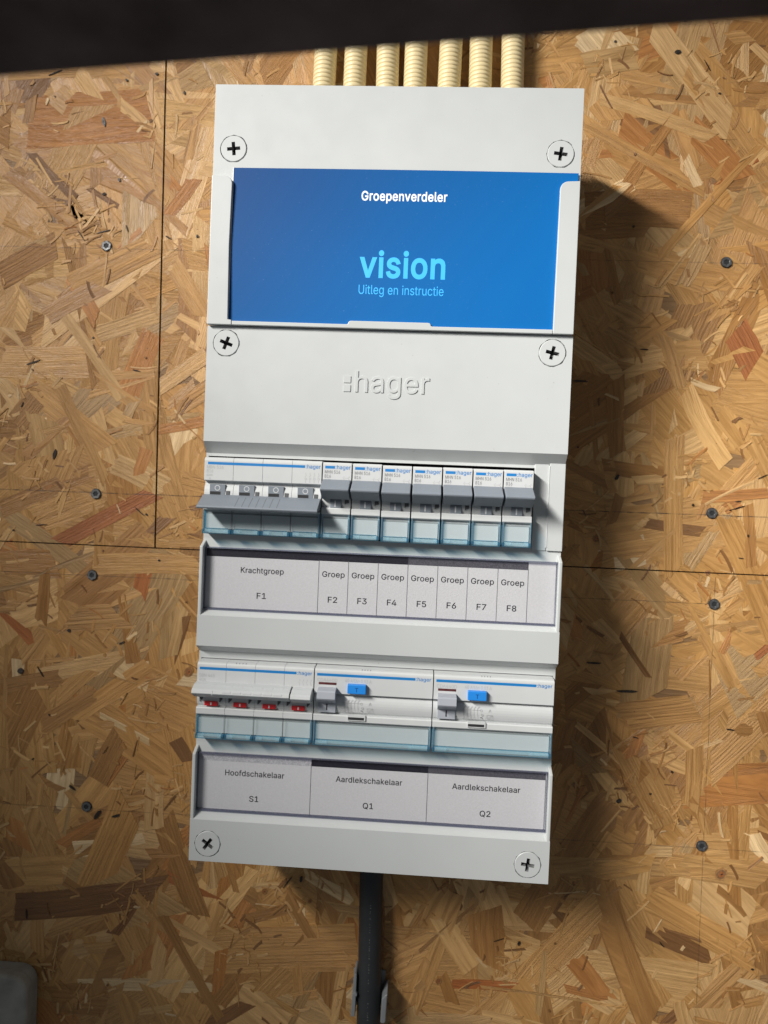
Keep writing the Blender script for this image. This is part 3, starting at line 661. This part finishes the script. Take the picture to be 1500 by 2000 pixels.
# lower cover: stepped front sheet with the two breaker openings, then solidified
prof = [(-236.8, 85), (-211.0, 85), (-206.8, 79), (-170.9, 78.6), (-165, 78), (-159.9, 78), (-112.3, 78), (-107.8, 78), (-103.4, 85), (-84.6, 85), (-80.9, 79), (-42.9, 78.6), (-37.5, 78), (-34.9, 78),
        (13.4, 78), (15.2, 78), (22.0, 85), (92.0, 85)]
xs = [-110, -108.6, 92.2, 108.6, 110]
m = MB()
grid = [[m.v(x, d, z) for x in xs] for z, d in prof]
for i in range(len(prof) - 1):
    za, zb = prof[i][0], prof[i + 1][0]
    for j in range(4):
        if za == -34.9 and j == 1: continue
        if za == -159.9 and j in (1, 2): continue
        if i in (0, len(prof) - 2): continue
        m.face([grid[i][j], grid[i][j + 1], grid[i + 1][j + 1], grid[i + 1][j]], WHITE)
for i, hs in ((0, [(-98.5, -225.8), (97.3, -225.8)]), (len(prof) - 2, [(-98.0, 81.8), (98.3, 81.7)])):
    holed(m, grid[i] + grid[i + 1][::-1], hs, WHITE)
def skirt(ring):
    lo = [m.bm.verts.new((v.co.x, -0.024, v.co.z)) for v in ring]
    for i in range(len(ring) - 1): m.face([ring[i], ring[i + 1], lo[i + 1], lo[i]], WHITE)
    return lo
skirt([g[0] for g in grid]); skirt([g[-1] for g in grid]); skirt(grid[0]); skirt(grid[-1])
bmesh.ops.remove_doubles(m.bm, verts=m.bm.verts, dist=1e-7)
bmesh.ops.recalc_face_normals(m.bm, faces=m.bm.faces)
fr_ = max(m.bm.faces, key=lambda f: f.calc_center_median().z if abs(f.normal.y) > .9 else -9)
if fr_.normal.y > 0: bmesh.ops.reverse_faces(m.bm, faces=m.bm.faces)
lower = m.build("lower_cover", board, bevel=0.7, seg=3, solid=2.0)
for z_hi, z_lo in ((-38.2, -84.9), (-166.3, -211.2)):
    for xa, xb in ((-110.02, -107.9), (107.9, 110.02)):
        sw = MB()
        sw.prism_x([(77, z_hi), (84.9, z_hi - 4.2), (84.9, z_lo), (77, z_lo)], xa, xb, WHITE)
        sw.build("strip_guard", lower, bevel=0.5)
for (x, z, a) in ((-98.0, 81.8, -0.35), (98.3, 81.7, -0.22), (-98.5, -225.8, -0.62), (97.3, -225.8, -0.12)):
    cover_screw(x, z, a, lower)

# raised maker's lettering
vs, fs, a, b = text_tris("hager", 0.004)
lg = MB()
sx_ = 44.6 / (b - a)
sy_ = 9.3 / 0.379
vv = [lg.v(-18.4 + (p_[0] - a) * sx_, 85.5, 54.9 + p_[1] * sy_) for p_ in vs]
for f in fs: lg.face([vv[i] for i in f], WHITE)
lg.bm.verts.ensure_lookup_table()
bd = [e for e in lg.bm.edges if len(e.link_faces) == 1]
r_ = bmesh.ops.extrude_edge_only(lg.bm, edges=bd)
for v_ in r_['geom']:
    if isinstance(v_, bmesh.types.BMVert): v_.co.y = -0.0848
for v_ in [v_ for v_ in lg.bm.verts if not v_.link_faces]: lg.bm.verts.remove(v_)
bmesh.ops.recalc_face_normals(lg.bm, faces=lg.bm.faces)
for z_ in (54.9, 60.2):
    lg.box(-25.4, -21.2, 84.8, 85.45, z_, z_ + 4.0, WHITE)
lg.build("raised_lettering", lower, bevel=0.22, angle=50)

bp = MB()
bp.box(92.0, 100.6, 77, 78.7, -36.4, 17.6, WHITE)
bp.box(101.0, 110.4, 77, 79.4, -36.4, 17.6, WHITE)
bp.box(100.4, 101.2, 77, 79.6, -34.6, 15.2, WHITE)
bp.build("blanking_plate", lower, bevel=0.35)

def label_window(z0, z1, parent):
    m = MB()
    m.box(-107.4, 107.6, 80.3, 81.0, z0, z1, WINDOW)
    m.box(-107.4, 107.6, 79.6, 81.5, z0 - 0.9, z0 - 0.05, WINEDGE)
    m.box(-107.4, 107.6, 79.6, 81.4, z1 + 0.05, z1 + 0.6, WINEDGE)
    m.box(107.65, 108.3, 79.6, 81.4, z0 - 0.9, z1 + 0.6, WINEDGE)
    m.box(-108.0, -107.45, 79.6, 81.4, z0 - 0.9, z1 + 0.6, WINEDGE)
    return m.build("label_window", parent)
label_window(-80.3, -43.4, lower)
label_window(-206.0, -171.2, lower)

# ------------------------------------------------------------------ leaflet in the pocket
lf = MB((0, 86, 140))
nx = 24
def ld(x, z): return 85.9 + 0.45 * math.sin((x + 97) / 205 * math.pi) + 0.25 * math.sin(z * .07 + x * .02)
g = [[lf.v(x, ld(x, z), z) for x in [-96.9 + 205.6 * i / nx for i in range(nx + 1)]] for z in [94.6 + 92.6 * j / 10 for j in range(11)]]
for j in range(10):
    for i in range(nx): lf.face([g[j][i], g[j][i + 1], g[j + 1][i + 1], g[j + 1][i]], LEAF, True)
lf.box(-97.3, -96.95, 85.3, 85.9, 94.6, 187.2, PAPEREDGE)
lf.text("Groepenverdeler", 6.6, 169.0, 0.04, LEAFTXT, width=51.2, cap=5.35, bold=0.017, align='C', surf=ld)
lf.text("vision", 7.1, 123.5, 0.04, LEAFCY, width=51.4, cap=15.0, bold=0.020, align='C', surf=ld)
lf.text("Uitleg en instructie", 6.9, 113.2, 0.04, LEAFCY, width=50.8, cap=5.4, bold=0.0, align='C', surf=ld)
leaf = lf.build("instruction_leaflet", None)
leaf.location = (0, -0.086, 0.140)
tag(leaf, "blue instruction leaflet in the pocket of the upper cover", "leaflet")

# ------------------------------------------------------------------ paper strips behind the windows
def strip(z0, z1, cells, label):
    m = MB((0, 79, (z0 + z1) / 2))
    zc = (z0 + z1) / 2
    m.box(-107.2, 107.3, 79.0, 79.2, z0, z1, PAPER)
    for i, (xa, xb, bar, t1, w1, t2, w2, zt, zb, tz) in enumerate(cells):
        if bar: m.rect(xa, xb, z1 - tz - .45, z1 - 0.1, 79.26, bar)
        m.line(xb, z0, xb, z1 - tz - (0 if bar else -3), 79.28, 0.32, INK)
        if t1: m.text(t1, (xa + xb) / 2, zt, 79.26, BLACKTXT, width=w1, cap=3.4, align='C', bold=0.009)
        if t2: m.text(t2, (xa + xb) / 2, zb, 79.26, BLACKTXT, width=w2, cap=3.5, align='C', bold=0.009)
    o = m.build("label_strip", None)
    o.location = (0, -0.079, zc / 1000)
    return tag(o, label, "label strip", "printed label strips")
c1 = [(-107.2, -36.9, BAR0, "Krachtgroep", 26.8, "F1", 5.8, -58.1, -73.7, 4.6)]
for i in range(7):
    xa = -36.9 + 18.24 * i
    c1.append((xa, xa + 18.24, BAR0 if i < 3 else BAR1, "Groep", 13.9, "F%d" % (i + 2), 5.8, -58.3, -74.0, 4.5))
strip(-80.6, -43.6, c1, "paper label strip reading Krachtgroep F1 and Groep F2 to F8")
c2 = [(-107.2, -36.9, BAR2, "Hoofdschakelaar", 37.2, "S1", 5.8, -184.8, -200.5, 4.6),
      (-36.9, 35.3, BAR0, "Aardlekschakelaar", 41.0, "Q1", 6.4, -184.7, -200.4, 4.6),
      (35.3, 106.9, BAR1, "Aardlekschakelaar", 41.4, "Q2", 6.6, -184.8, -200.7, 4.6)]
strip(-206.4, -171.0, c2, "paper label strip reading Hoofdschakelaar S1, Aardlekschakelaar Q1 and Q2")

# ------------------------------------------------------------------ modular devices
FACE = 87.0
def nose(m, x0, x1, z, face_t=14.0, top=0.6, band0=None, band1=27.6):
    """front of a device, t counted down from the top edge of its face"""
    b0 = band0 or face_t + 1.0
    mid = (b0 + band1) / 2
    prof = [(58, top), (78.2, top), (84.6, top - .15), (86.2, min(0.0, top - .3)), (86.85, -0.9), (FACE, -1.8), (FACE, -face_t + .4), (FACE - .5, -face_t), (84.2, -face_t - 0.1), (84.0, -b0)]
    for i in range(1, 8):
        q = i / 8
        prof.append((84.0 + 2.1 * math.sin(math.pi * (0.06 + 0.9 * q)) ** .8, -(b0 + (band1 - b0) * q)))
    prof += [(84.0, -band1), (86.6, -band1 - .05), (87.1, -band1 - .7), (87.1, -31.2), (86.6, -31.7), (84.8, -32.0), (84.6, -33.8), (84.9, -34.0), (84.9, -45.8), (58, -45.8)]
    m.prism_x([(d, z + t) for d, t in prof], x0, x1, WHITE2)

def label_cover(x0, x1, z, parent, joints=()):
    m = MB(parent_origin(parent))
    t0, t1 = -31.9, -46.2
    m.box(x0 + 1.1, x1 - 1.1, 87.3, 87.8, z - 42.9, z + t0, CLEARB)
    m.box(x0 + .25, x0 + 1.0, 85.0, 88.0, z + t1 + 1.0, z + t0 + .3, CLEARM)
    m.box(x1 - 1.0, x1 - .25, 85.0, 88.0, z + t1 + 1.0, z + t0 + .3, CLEARM)
    m.box(x0 + .26, x0 + .5, 84.95, 87.0, z + t1 + 1.0, z + t0 + .3, CLEARE)
    m.box(x1 - .5, x1 - .26, 84.95, 87.0, z + t1 + 1.0, z + t0 + .3, CLEARE)
    # lower lip, with a step in it
    ends = [x0] + list(joints) + [x1]
    for a, b in zip(ends[:-1], ends[1:]):
        m.prism_x([(85.6, z - 45.9), (88.3, z - 45.9), (88.3, z - 45.2), (87.2, z - 43.3), (85.6, z - 43.3)], a + 1.6, b - 1.6, CLEARM)
        m.prism_x([(87.5, z - 43.3), (88.6, z - 44.2), (88.6, z - 45.2), (88.35, z - 45.3)], a + 1.7, a + min(9, (b - a) * .32), CLEARM)
        m.prism_x([(87.5, z - 43.3), (88.6, z - 44.2), (88.6, z - 45.2), (88.35, z - 45.3)], b - min(13, (b - a) * .22), b - 1.7, CLEARM)
        m.box(a + .25, a + 1.5, 85.0, 88.5, z - 46.3, z - 43.6, CLEARE)
        m.box(b - 1.5, b - .25, 85.0, 88.5, z - 46.3, z - 43.6, CLEARE)
        m.box(a + 1.6, b - 1.6, 87.5, 88.2, z - 46.35, z - 45.95, CLEARE)
        m.box(a + 1.7, b - 1.7, 87.85, 88.0, z - 43.1, z - 42.8, CLEARE)
    for a in joints:
        m.box(a - .12, a + .12, 87.82, 87.9, z - 43, z + t0, CREV)
    ob = m.build("label_cover", parent)
    for a, b in zip(ends[:-1], ends[1:]):
        i_ = MB(parent_origin(parent))
        xa, xb = a + (1.3 if a == x0 else .15), b - (1.3 if b == x1 else .15)
        i_.box(xa, xb, 85.2, 85.6, z - 43.2, z - 34.2, INSERT)
        i_.box(xa, xb, 85.0, 85.35, z - 34.18, z - 33.5, LEDGESHADE)  # darker band along the insert's top: ledge shading put into the colour
        i_.build("label_insert", parent)
    return ob

def parent_origin(e): return (e.location.x * 1000, -e.location.y * 1000, e.location.z * 1000)

def stripe_logo(m, x0, x1, z, d, xl, w, hh=2.3):
    m.rect(x0, x1, z - .8, z + .85, d, BLUE)
    m.text(":hager", xl, z - .95, d, BLUE, width=w, cap=hh, bold=0.009)

def contact_sign(m, x, z, d, mat, s=1.0, n=2, gap=3.0):
    for i in range(n):
        xx = x + i * gap
        m.line(xx, z, xx, z + 1.0 * s, d, .22, mat)
        m.line(xx, z - 1.0 * s, xx - .9 * s, z + .2 * s, d, .22, mat)
        m.line(xx, z - 1.0 * s, xx, z - 1.7 * s, d, .22, mat)

ROW1, ROW2 = 11.9, -113.4
LABELS = ["first single-pole breaker from the left, next to the four-pole breaker with its lever down",
          "second single-pole breaker from the left, directly above the label Groep F3",
          "third single-pole breaker from the left, directly above the label Groep F4",
          "middle single-pole breaker of the seven, directly above the label Groep F5",
          "third single-pole breaker from the right, directly above the label Groep F6",
          "second single-pole breaker from the right, directly above the label Groep F7",
          "last single-pole breaker on the right, next to the white blanking plate"]
def single_breaker():
    e = empty("circuit_breaker", (-27.0, 78, ROW1), LABELS[0], "circuit breaker", "single-pole circuit breakers in the upper row")
    og = parent_origin(e); x0, x1, z = -35.75, -18.25, ROW1
    m = MB(og)
    nose(m, x0 + .08, x1 - .08, z, 12.0, top=-0.1)
    d = FACE + .05
    stripe_logo(m, x0 + 1.4, x0 + 7.3, z - 3.3, d, x0 + 7.7, 9.0)
    m.text("MHN 516", x0 + 1.3, z - 7.0, d, INK, width=9.2, cap=1.9, bold=0.004)
    m.text("B16", x0 + 1.3, z - 9.6, d, INK, width=3.7, cap=1.9, bold=0.004)
    m.text("4500", x0 + 1.3, z - 11.4, d, INKL, width=3.6, cap=1.2)
    contact_sign(m, x0 + 13.0, z - 9.3, d, INKL, .9, 2, 3.0)
    m.line(x0 + 13.2, z - 9.6, x0 + 15.4, z - 9.6, d, .15, INKL)
    m.prism_d([(x0 + 13.9, z - 22.6), (x0 + 16.4, z - 22.6), (x0 + 16.4, z - 24.4), (x0 + 14.9, z - 24.8), (x0 + 13.9, z - 25.4)], 85.0, 86.2, CREV)
    m.build("housing", e, bevel=0.18, angle=40)
    t = MB(og)
    t.prism_x([(83, z - 10.6), (87.2, z - 10.6), (88.8, z - 11.0), (98.6, z - 15.8), (99.2, z - 16.5), (98.7, z - 17.6), (89.0, z - 22.4), (83, z - 22.2)], x0 + .25, x1 - .35, GREY)
    t.box(x0 + 5.1, x0 + 11.9, 83, 86.5, z - 27.7, z - 21.8, GREY)
    t.build("toggle", e, bevel=0.4)
    t = MB(og)
    t.box(x0 + 7.8, x0 + 8.6, 86.3, 86.62, z - 27.0, z - 23.2, WHITE2)
    t.build("position_mark", e)
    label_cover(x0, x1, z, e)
    return e
one = single_breaker()
for i in range(7):
    r = one if i == 0 else copy_tree(one)
    jz = (0.2, 0.1, -0.3, -0.35, -0.2, -0.3, -0.15)[i]
    r.location = ((-27.0 + 18.1 * i) / 1000, -(78 + (0, .1, -.1, .05, 0, .1, .05)[i]) / 1000, (ROW1 + jz) / 1000)
    r['label'] = LABELS[i]

# four-pole breaker, lever down
e = empty("circuit_breaker", (-72, 78, ROW1), "wide four-pole breaker with its long grey lever switched down", "circuit breaker")
og = parent_origin(e)
m = MB(og); z = ROW1
XL = -108.2
for i in range(4):
    a = XL + 17.97 * i
    nose(m, a + .05, a + 17.92, z, 14.0, band0=15.6, band1=30.2)
d = FACE + .05
m.rect(-106.0, -46.6, z - 4.1, z - 2.5, d, BLUE)
m.text(":hager", -46.1, z - 4.3, d, BLUE, width=8.9, cap=2.3, bold=0.009)
m.text("MBN 516", -106.6, z - 6.6, d, INKL, width=10.2, cap=1.9, bold=-0.004)
m.text("B16", -106.6, z - 9.0, d, INKL, width=3.9, cap=1.9, bold=-0.004)
m.text("6000", -106.6, z - 11.2, d, INKL, width=3.6, cap=1.3)
m.ring(-104.6, z - 12.6, .35, .55, d, INKL, 12)
for i in range(4):
    xx = -46.0 + 2.6 * i
    m.line(xx, z - 6.9, xx, z - 8.1, d, .22, INKL)
    m.line(xx + .6, z - 8.2, xx - .5, z - 9.6, d, .22, INKL)
    m.ring(xx + .1, z - 10.6, .45, .68, d, INKL, 12)
    m.line(xx, z - 11.4, xx, z - 13.0, d, .22, INKL)
for i in range(4):
    a = XL + 17.97 * i
    m.box(a + 13.6, a + 16.0, 84, 86.35, z - 22.4, z - 19.8, CREV)
m.build("housing", e, bevel=0.18, angle=40)
for i in range(4):
    a = XL + 17.97 * i
    t = MB(og)
    t.box(a + 3.6, a + 13.0, 83, 86.25, z - 24.0, z - 16.0, GREY)
    t.box(a + 3.8, a + 10.3, 85, 86.32, z - 22.6, z - 20.4, DARKIN)
    t.ring(a + 8.3, z - 18.2, 1.25, 1.7, 86.31, WHITE2, 24)
    t.build("position_window", e)
t = MB(og)
t.prism_x([(83, z - 21.9), (87.4, z - 22.4), (90.0, z - 23.4), (100.4, z - 28.9), (101.0, z - 29.8), (100.4, z - 30.7), (88, z - 28.6), (83, z - 28.6)], -108.0, -36.4, GREY)
for i in range(7):
    xx = -85.5 + 4.15 * i
    t.prism_x([(90.05, z - 23.35), (100.45, z - 28.85), (100.3, z - 29.0), (89.9, z - 23.5)], xx, xx + .28, CREV)
t.build("lever", e, bevel=0.35)
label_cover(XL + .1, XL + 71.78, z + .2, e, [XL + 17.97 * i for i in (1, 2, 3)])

# main switch, lever up
e = empty("main_switch", (-72, 78, ROW2), "four-pole main switch with pale lever up and four red windows", "switch")
og = parent_origin(e)
m = MB(og); z = ROW2
for i in range(4):
    a = XL + 17.97 * i
    nose(m, a + .05, a + 17.92, z, 12.8, band0=14, band1=27.2)
d = FACE + .05
m.rect(-106.6, -47.0, z - 4.1, z - 2.5, d, BLUE)
m.text(":hager", -46.5, z - 4.2, d, BLUE, width=9.0, cap=2.1, bold=0.009)
m.text("SBN 445", -106.8, z - 8.6, d, INKL, width=9.6, cap=2.0, bold=-0.006)
m.text("40A", -106.8, z - 11.2, d, INKL, width=4.2, cap=1.9, bold=-0.006)
for i in range(4):
    xx = -44.8 + 2.3 * i
    m.line(xx, z - 6.9, xx, z - 8.1, d, .2, INKL)
    m.line(xx - .6, z - 8.3, xx + .1, z - 10.6, d, .2, INKL)
for i, xx in enumerate((-84.6, -82.6, -80.6, -78.6)):
    m.poly([(xx, 84.75, z + .52), (xx + .35, 84.75, z + .52), (xx + .35, 86.1, z + .1), (xx, 86.1, z + .1)], INK)
for i in range(4):
    a = XL + 17.97 * i
    for u, w in ((1.8, 2.6), (14.2, 2.2)):
        m.prism_d([(a + u, z - 20.0), (a + u + w, z - 20.0), (a + u + w * .8, z - 22.2), (a + u + .3, z - 24.0), (a + u, z - 24.0)], 84, 86.35, CREV)
m.build("housing", e, bevel=0.18, angle=40)
for i in range(4):
    a = XL + 17.97 * i
    t = MB(og)
    t.box(a + 5.0, a + 13.0, 84, 86.6, z - 26.3, z - 23.6, RED)
    t.box(a + 8.6, a + 9.5, 86, 86.66, z - 25.9, z - 24.2, WHITE2)
    t.build("red_window", e, bevel=0.1)
t = MB(og)
hp = [(83, z - 11.4), (88.4, z - 11.4), (91.5, z - 11.9), (95.6, z - 13.6), (96.4, z - 14.4), (97.0, z - 16.1), (96.2, z - 16.9), (91.0, z - 19.8), (83, z - 20.0)]
t.prism_x(hp, -108.4, -49.4, PALEGREY)
t.prism_x([(q[0] - .2, q[1] - .5) for q in hp], -48.8, -36.6, PALEGREY)
for i in range(6):
    xx = -90.0 + 6.15 * i
    t.prism_x([(91.6, z - 11.75), (96.6, z - 14.35), (96.9, z - 15.6), (91.5, z - 13.5)], xx, xx + 5.6, PALEGREY)
t.prism_x([(91.5, z - 11.75), (96.6, z - 14.3), (97.3, z - 17.0), (91.5, z - 14.0)], -96.0, -95.4, PALEGREY)
t.build("lever", e, bevel=0.35)
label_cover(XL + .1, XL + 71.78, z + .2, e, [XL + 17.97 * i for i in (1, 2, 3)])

# residual current switches
def rcd(x0, label):
    x1 = x0 + 71.6
    e = empty("residual_current_switch", ((x0 + x1) / 2, 78, ROW2), label, "safety switch", "four-pole residual current switches")
    og = parent_origin(e); z = ROW2
    m = MB(og)
    nose(m, x0, x1, z, 14.9, band0=15.2, band1=27.4)
    d = FACE + .05
    m.rect(x0 + 1.4, x0 + 61.0, z - 4.1, z - 2.5, d, BLUE)
    m.text(":hager", x0 + 61.4, z - 4.2, d, BLUE, width=9.0, cap=2.1, bold=0.009)
    m.text("CDA440D", x0 + 1.8, z - 7.5, d, INKL, width=12.0, cap=2.0, bold=-0.006)
    m.text("40 A/IΔn 0,03 A", x0 + 18.6, z - 7.3, d, INKL, width=16.0, cap=2.0, bold=-0.006)
    m.box(x0 + 2.6, x0 + 13.4, 86, FACE + .12, z - 9.3, z - 7.9, DRED)
    # wiring diagram on the drum and the small type on the top shoulder
    db = 86.2
    for i in range(5):
        xx = x0 + 18.6 + 2.05 * i
        m.line(xx, z - 19.4, xx, z - 25.6, db, .2, INKL)
        m.line(xx - .1, z - 19.4, xx + .9, z - 17.8, db, .2, INKL)
    m.line(x0 + 17.4, z - 20.0, x0 + 28.4, z - 20.2, db, .16, INKL)
    m.line(x0 + 17.4, z - 25.2, x0 + 29.6, z - 25.2, db, .16, INKL)
    m.ring(x0 + 29.0, z - 20.3, .55, .8, db, INKL, 14)
    m.ring(x0 + 29.6, z - 22.8, .45, .7, db, INKL, 14)
    m.text("A", x0 + 33.4, z - 21.2, db, INKL, cap=2.0, bold=-.004)
    m.rect(x0 + 28.6, x0 + 29.6, z - 24.8, z - 24.2, db, INK)
    for (xa, za, xb, zb) in ((32.4, -22.8, 35.8, -22.8), (32.4, -25.0, 35.8, -25.0), (32.4, -22.8, 32.4, -25.0), (35.8, -22.8, 35.8, -25.0), (32.4, -25.0, 35.8, -22.8)):
        m.line(x0 + xa, z + za, x0 + xb, z + zb, db, .18, INKL)
    for i in range(4):
        xx = x0 + 28.4 + 1.7 * i
        m.poly([(xx, 84.75, z + .52), (xx + .35, 84.75, z + .52), (xx + .35, 86.1, z + .1), (xx, 86.1, z + .1)], INK)
    # the small latch tab above the label cover
    m.box(x0 + 21.0, x0 + 31.8, 85, 87.9, z - 30.2, z - 27.0, WHITE2)
    m.box(x0 + 21.3, x0 + 31.0, 86, 87.96, z - 29.7, z - 28.1, DARKIN)
    m.build("housing", e, bevel=0.22, angle=40)
    t = MB(og)
    t.prism_x([(83, z - 10.6), (88.2, z - 10.8), (93.4, z - 11.5), (94.0, z - 12.1), (94.6, z - 16.0), (94.0, z - 16.9), (86.8, z - 20.8), (83, z - 20.4)], x0 + 2.6, x0 + 13.6, LGREY)
    t.box(x0 + 2.9, x0 + 13.4, 83, 87.2, z - 26.2, z - 20.0, LGREY)
    t.box(x0 + 7.6, x0 + 8.5, 87, 87.26, z - 24.8, z - 20.9, DARKIN)
    t.build("toggle", e, bevel=0.35)
    b = MB(og)
    b.box(x0 + 20.4, x0 + 31.6, 84, 90.2, z - 13.4, z - 7.9, BUTTON)
    b.text("T", x0 + 26.0, z - 12.2, 90.25, BUTTXT, cap=2.6, bold=0.004, align='C')
    b.build("test_button", e, bevel=0.4)
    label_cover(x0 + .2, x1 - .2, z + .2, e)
    return e
rcd(-35.8, "residual current switch with blue test button, beside the main switch with red windows")
rcd(36.4, "residual current switch with blue test button, at the right end above label Q2")

# ------------------------------------------------------------------ conduits above the box
CX = [(-56.3, .2, 'leftmost of the seven'), (-35.4, .1, 'second from the left of the seven'), (-11.7, -.1, 'third from the left of the seven'), (8.4, -.05, 'middle one of the seven'),
      (31.7, -.05, 'third from the right of the seven'), (53.2, -.35, 'second from the right of the seven'), (76.0, -.3, 'rightmost of the seven')]
for i, (cx, lean, wh) in enumerate(CX):
    m = MB((cx, 10, 232))
    pitch = 2.85 + rnd.uniform(-.05, .05)
    ph = rnd.uniform(0, pitch)
    seg = 36
    rings = []
    zz = 226.0
    while zz < 430:
        q = ((zz + ph) % pitch) / pitch
        rr = 7.95 if q < .58 else 7.95 - 0.75 * math.sin(math.pi * (q - .58) / .42) ** .7
        xo = cx + lean * (zz - 232) * .04 + .6 * math.sin(zz * .02 + i * 1.7)
        do = 9.6 + .5 * math.sin(zz * .017 + i)
        rings.append([m.v(xo + rr * math.cos(2 * math.pi * s_ / seg), do + rr * math.sin(2 * math.pi * s_ / seg), zz + .1 * math.sin(i * 3 + zz * .05)) for s_ in range(seg)])
        zz += pitch / 9
    for a, b in zip(rings[:-1], rings[1:]):
        for s_ in range(seg): m.face([a[s_], a[(s_ + 1) % seg], b[(s_ + 1) % seg], b[s_]], CREAM, True)
    m.face(rings[-1], CREAM)
    bmesh.ops.recalc_face_normals(m.bm, faces=m.bm.faces)
    ob = m.build("conduit", None)
    ob.location = (cx / 1000, -0.010, 0.232)
    tag(ob, "cream corrugated conduit entering the top of the box, %s" % wh, "conduit", "cream conduits above the box")

# ------------------------------------------------------------------ supply cable and its clip
m = MB((0, 10, -230))
seg, rings = 40, []
for zz in range(-226, -520, -6):
    xo = -0.6 + (-226 - zz) * .0135 + .3 * math.sin(zz * .03)
    rings.append([m.v(xo + 8.3 * math.cos(2 * math.pi * s_ / seg), 10.6 + 8.3 * math.sin(2 * math.pi * s_ / seg), zz) for s_ in range(seg)])
for a, b in zip(rings[:-1], rings[1:]):
    for s_ in range(seg): m.face([a[s_], a[(s_ + 1) % seg], b[(s_ + 1) % seg], b[s_]], CABLE, True)
bmesh.ops.recalc_face_normals(m.bm, faces=m.bm.faces)
for i in range(46):
    zz = -296 - i * 1.9 + rnd.uniform(-.5, .5)
    if rnd.random() < .35: continue
    xo = -0.6 + (-226 - zz) * .0135 + .2
    m.box(xo - .45, xo + rnd.uniform(-.1, .45), 18.6, 18.98, zz, zz + rnd.uniform(.3, .9), CABTXT)
ob = m.build("supply_cable", None)
ob.location = (0, -0.010, -0.230)
tag(ob, "thick black cable hanging down from the bottom of the box", "cable")

e = empty("cable_clip", (1.5, 0, -362), "grey plastic saddle clip holding the black cable to the board", "clip")
og = parent_origin(e)
m = MB(og); m.box(-10.5, 12.5, 1.1, 2.2, -377, -352, CLIPG); m.build("base", e, bevel=.4)
m = MB(og)
m.prism_d([(-10.6, -377), (-7.6, -377), (-7.4, -346.5), (-8.8, -346.0), (-9.6, -349.0)], 2.0, 17, CLIPG)
m.prism_d(arc(-8.0, -360.4, 1.5, 0, 350, 14), 15, 18.2, CLIPG)
m.build("arm", e, bevel=.4)
m = MB(og)
m.prism_d([(10.6, -378.4), (13.2, -378.8), (14.5, -377.6), (15.0, -357.5), (13.4, -358.4), (11.0, -361.2)], 2.0, 19.5, CLIPG)
m.build("arm", e, bevel=.9, seg=3)

# ------------------------------------------------------------------ screws in the boards
WS = [(-213, 167.3, "on the upper pencil line of the upper left board"), (-215, -14.0, "near the bottom of the upper left board"), (-215.8, -74.1, "left of the box just below the level joint"),
      (-214.4, -246.5, "in the dark at the lower left of the wall"), (230.3, 165.9, "right of the blue leaflet on the upper board"), (229, -9.8, "on the pencil line right of the seven breakers"),
      (233.7, -74.0, "right of the box just below the level joint"), (233.5, -246.5, "lower right, where the upright line ends")]
for i, (x, z, wh) in enumerate(WS):
    m = MB((x, 1.2, z))
    n = 24
    r3 = [(3.95, .4, DARKIN), (3.6, 1.28, DARKIN), (3.2, 1.34, DARKIN), (3.05, 1.5, ZINC), (1.75, 1.42, ZINC), (1.65, 1.35, ZINC), (1.35, 1.05, DARKIN)]
    rg = [[m.v(x + r_ * math.cos(2 * math.pi * s_ / n) * (1 if j < 3 else (1 + (.18 * (s_ % 4 < 2) if j >= 3 else 0))), d_ , z + r_ * math.sin(2 * math.pi * s_ / n) * (1 if j < 3 else (1 + (.18 * (s_ % 4 < 2))))) for s_ in range(n)] for j, (r_, d_, _) in enumerate(r3)]
    for j in range(len(rg) - 1):
        for s_ in range(n): m.face([rg[j][s_], rg[j][(s_ + 1) % n], rg[j + 1][(s_ + 1) % n], rg[j + 1][s_]], r3[j + 1][2])
    m.face(rg[-1], DARKIN)
    bmesh.ops.recalc_face_normals(m.bm, faces=m.bm.faces)
    ob = m.build("wall_screw", None)
    ob.location = (x / 1000, -.0012, z / 1000)
    ob.rotation_euler = (0, rnd.uniform(0, 3), 0)
    tag(ob, "zinc screw sunk in the board, %s" % wh, "screw", "screws in the strand boards")

# ------------------------------------------------------------------ grey box low on the left, bar in front at the top
e = empty("junction_box", (-280, 0, -400), "grey box with a rounded corner, half out of view at the lower left", "box")
og = parent_origin(e)
def rrect(x0, x1, z0, z1, r):
    return arc(x1 - r, z1 - r, r, 0, 90) + arc(x0 + r, z1 - r, r, 90, 180) + arc(x0 + r, z0 + r, r, 180, 270) + arc(x1 - r, z0 + r, r, 270, 360)
m = MB(og); m.prism_d(rrect(-322, -247.0, -448, -366.5, 12), 1.1, 10, BOXG); m.build("base", e, bevel=1)
m = MB(og); m.prism_d(rrect(-323.5, -245.5, -449.5, -365.0, 13), 10.1, 20, BOXG); m.build("lid", e, bevel=3, seg=4)

m = MB((0, 366, 96))
m.box(-84, 190, 360, 408, 87.9, 104.2, BARM)
ob = m.build("crossbar", None, bevel=1.6, seg=3)
ob.location = (0, -.366, .096)
ob.rotation_euler = (0, -math.atan2(96.9 - 83.1, 92.8 + 73.5), 0)
tag(ob, "dark out-of-focus bar crossing close in front of the top of the view", "bar")
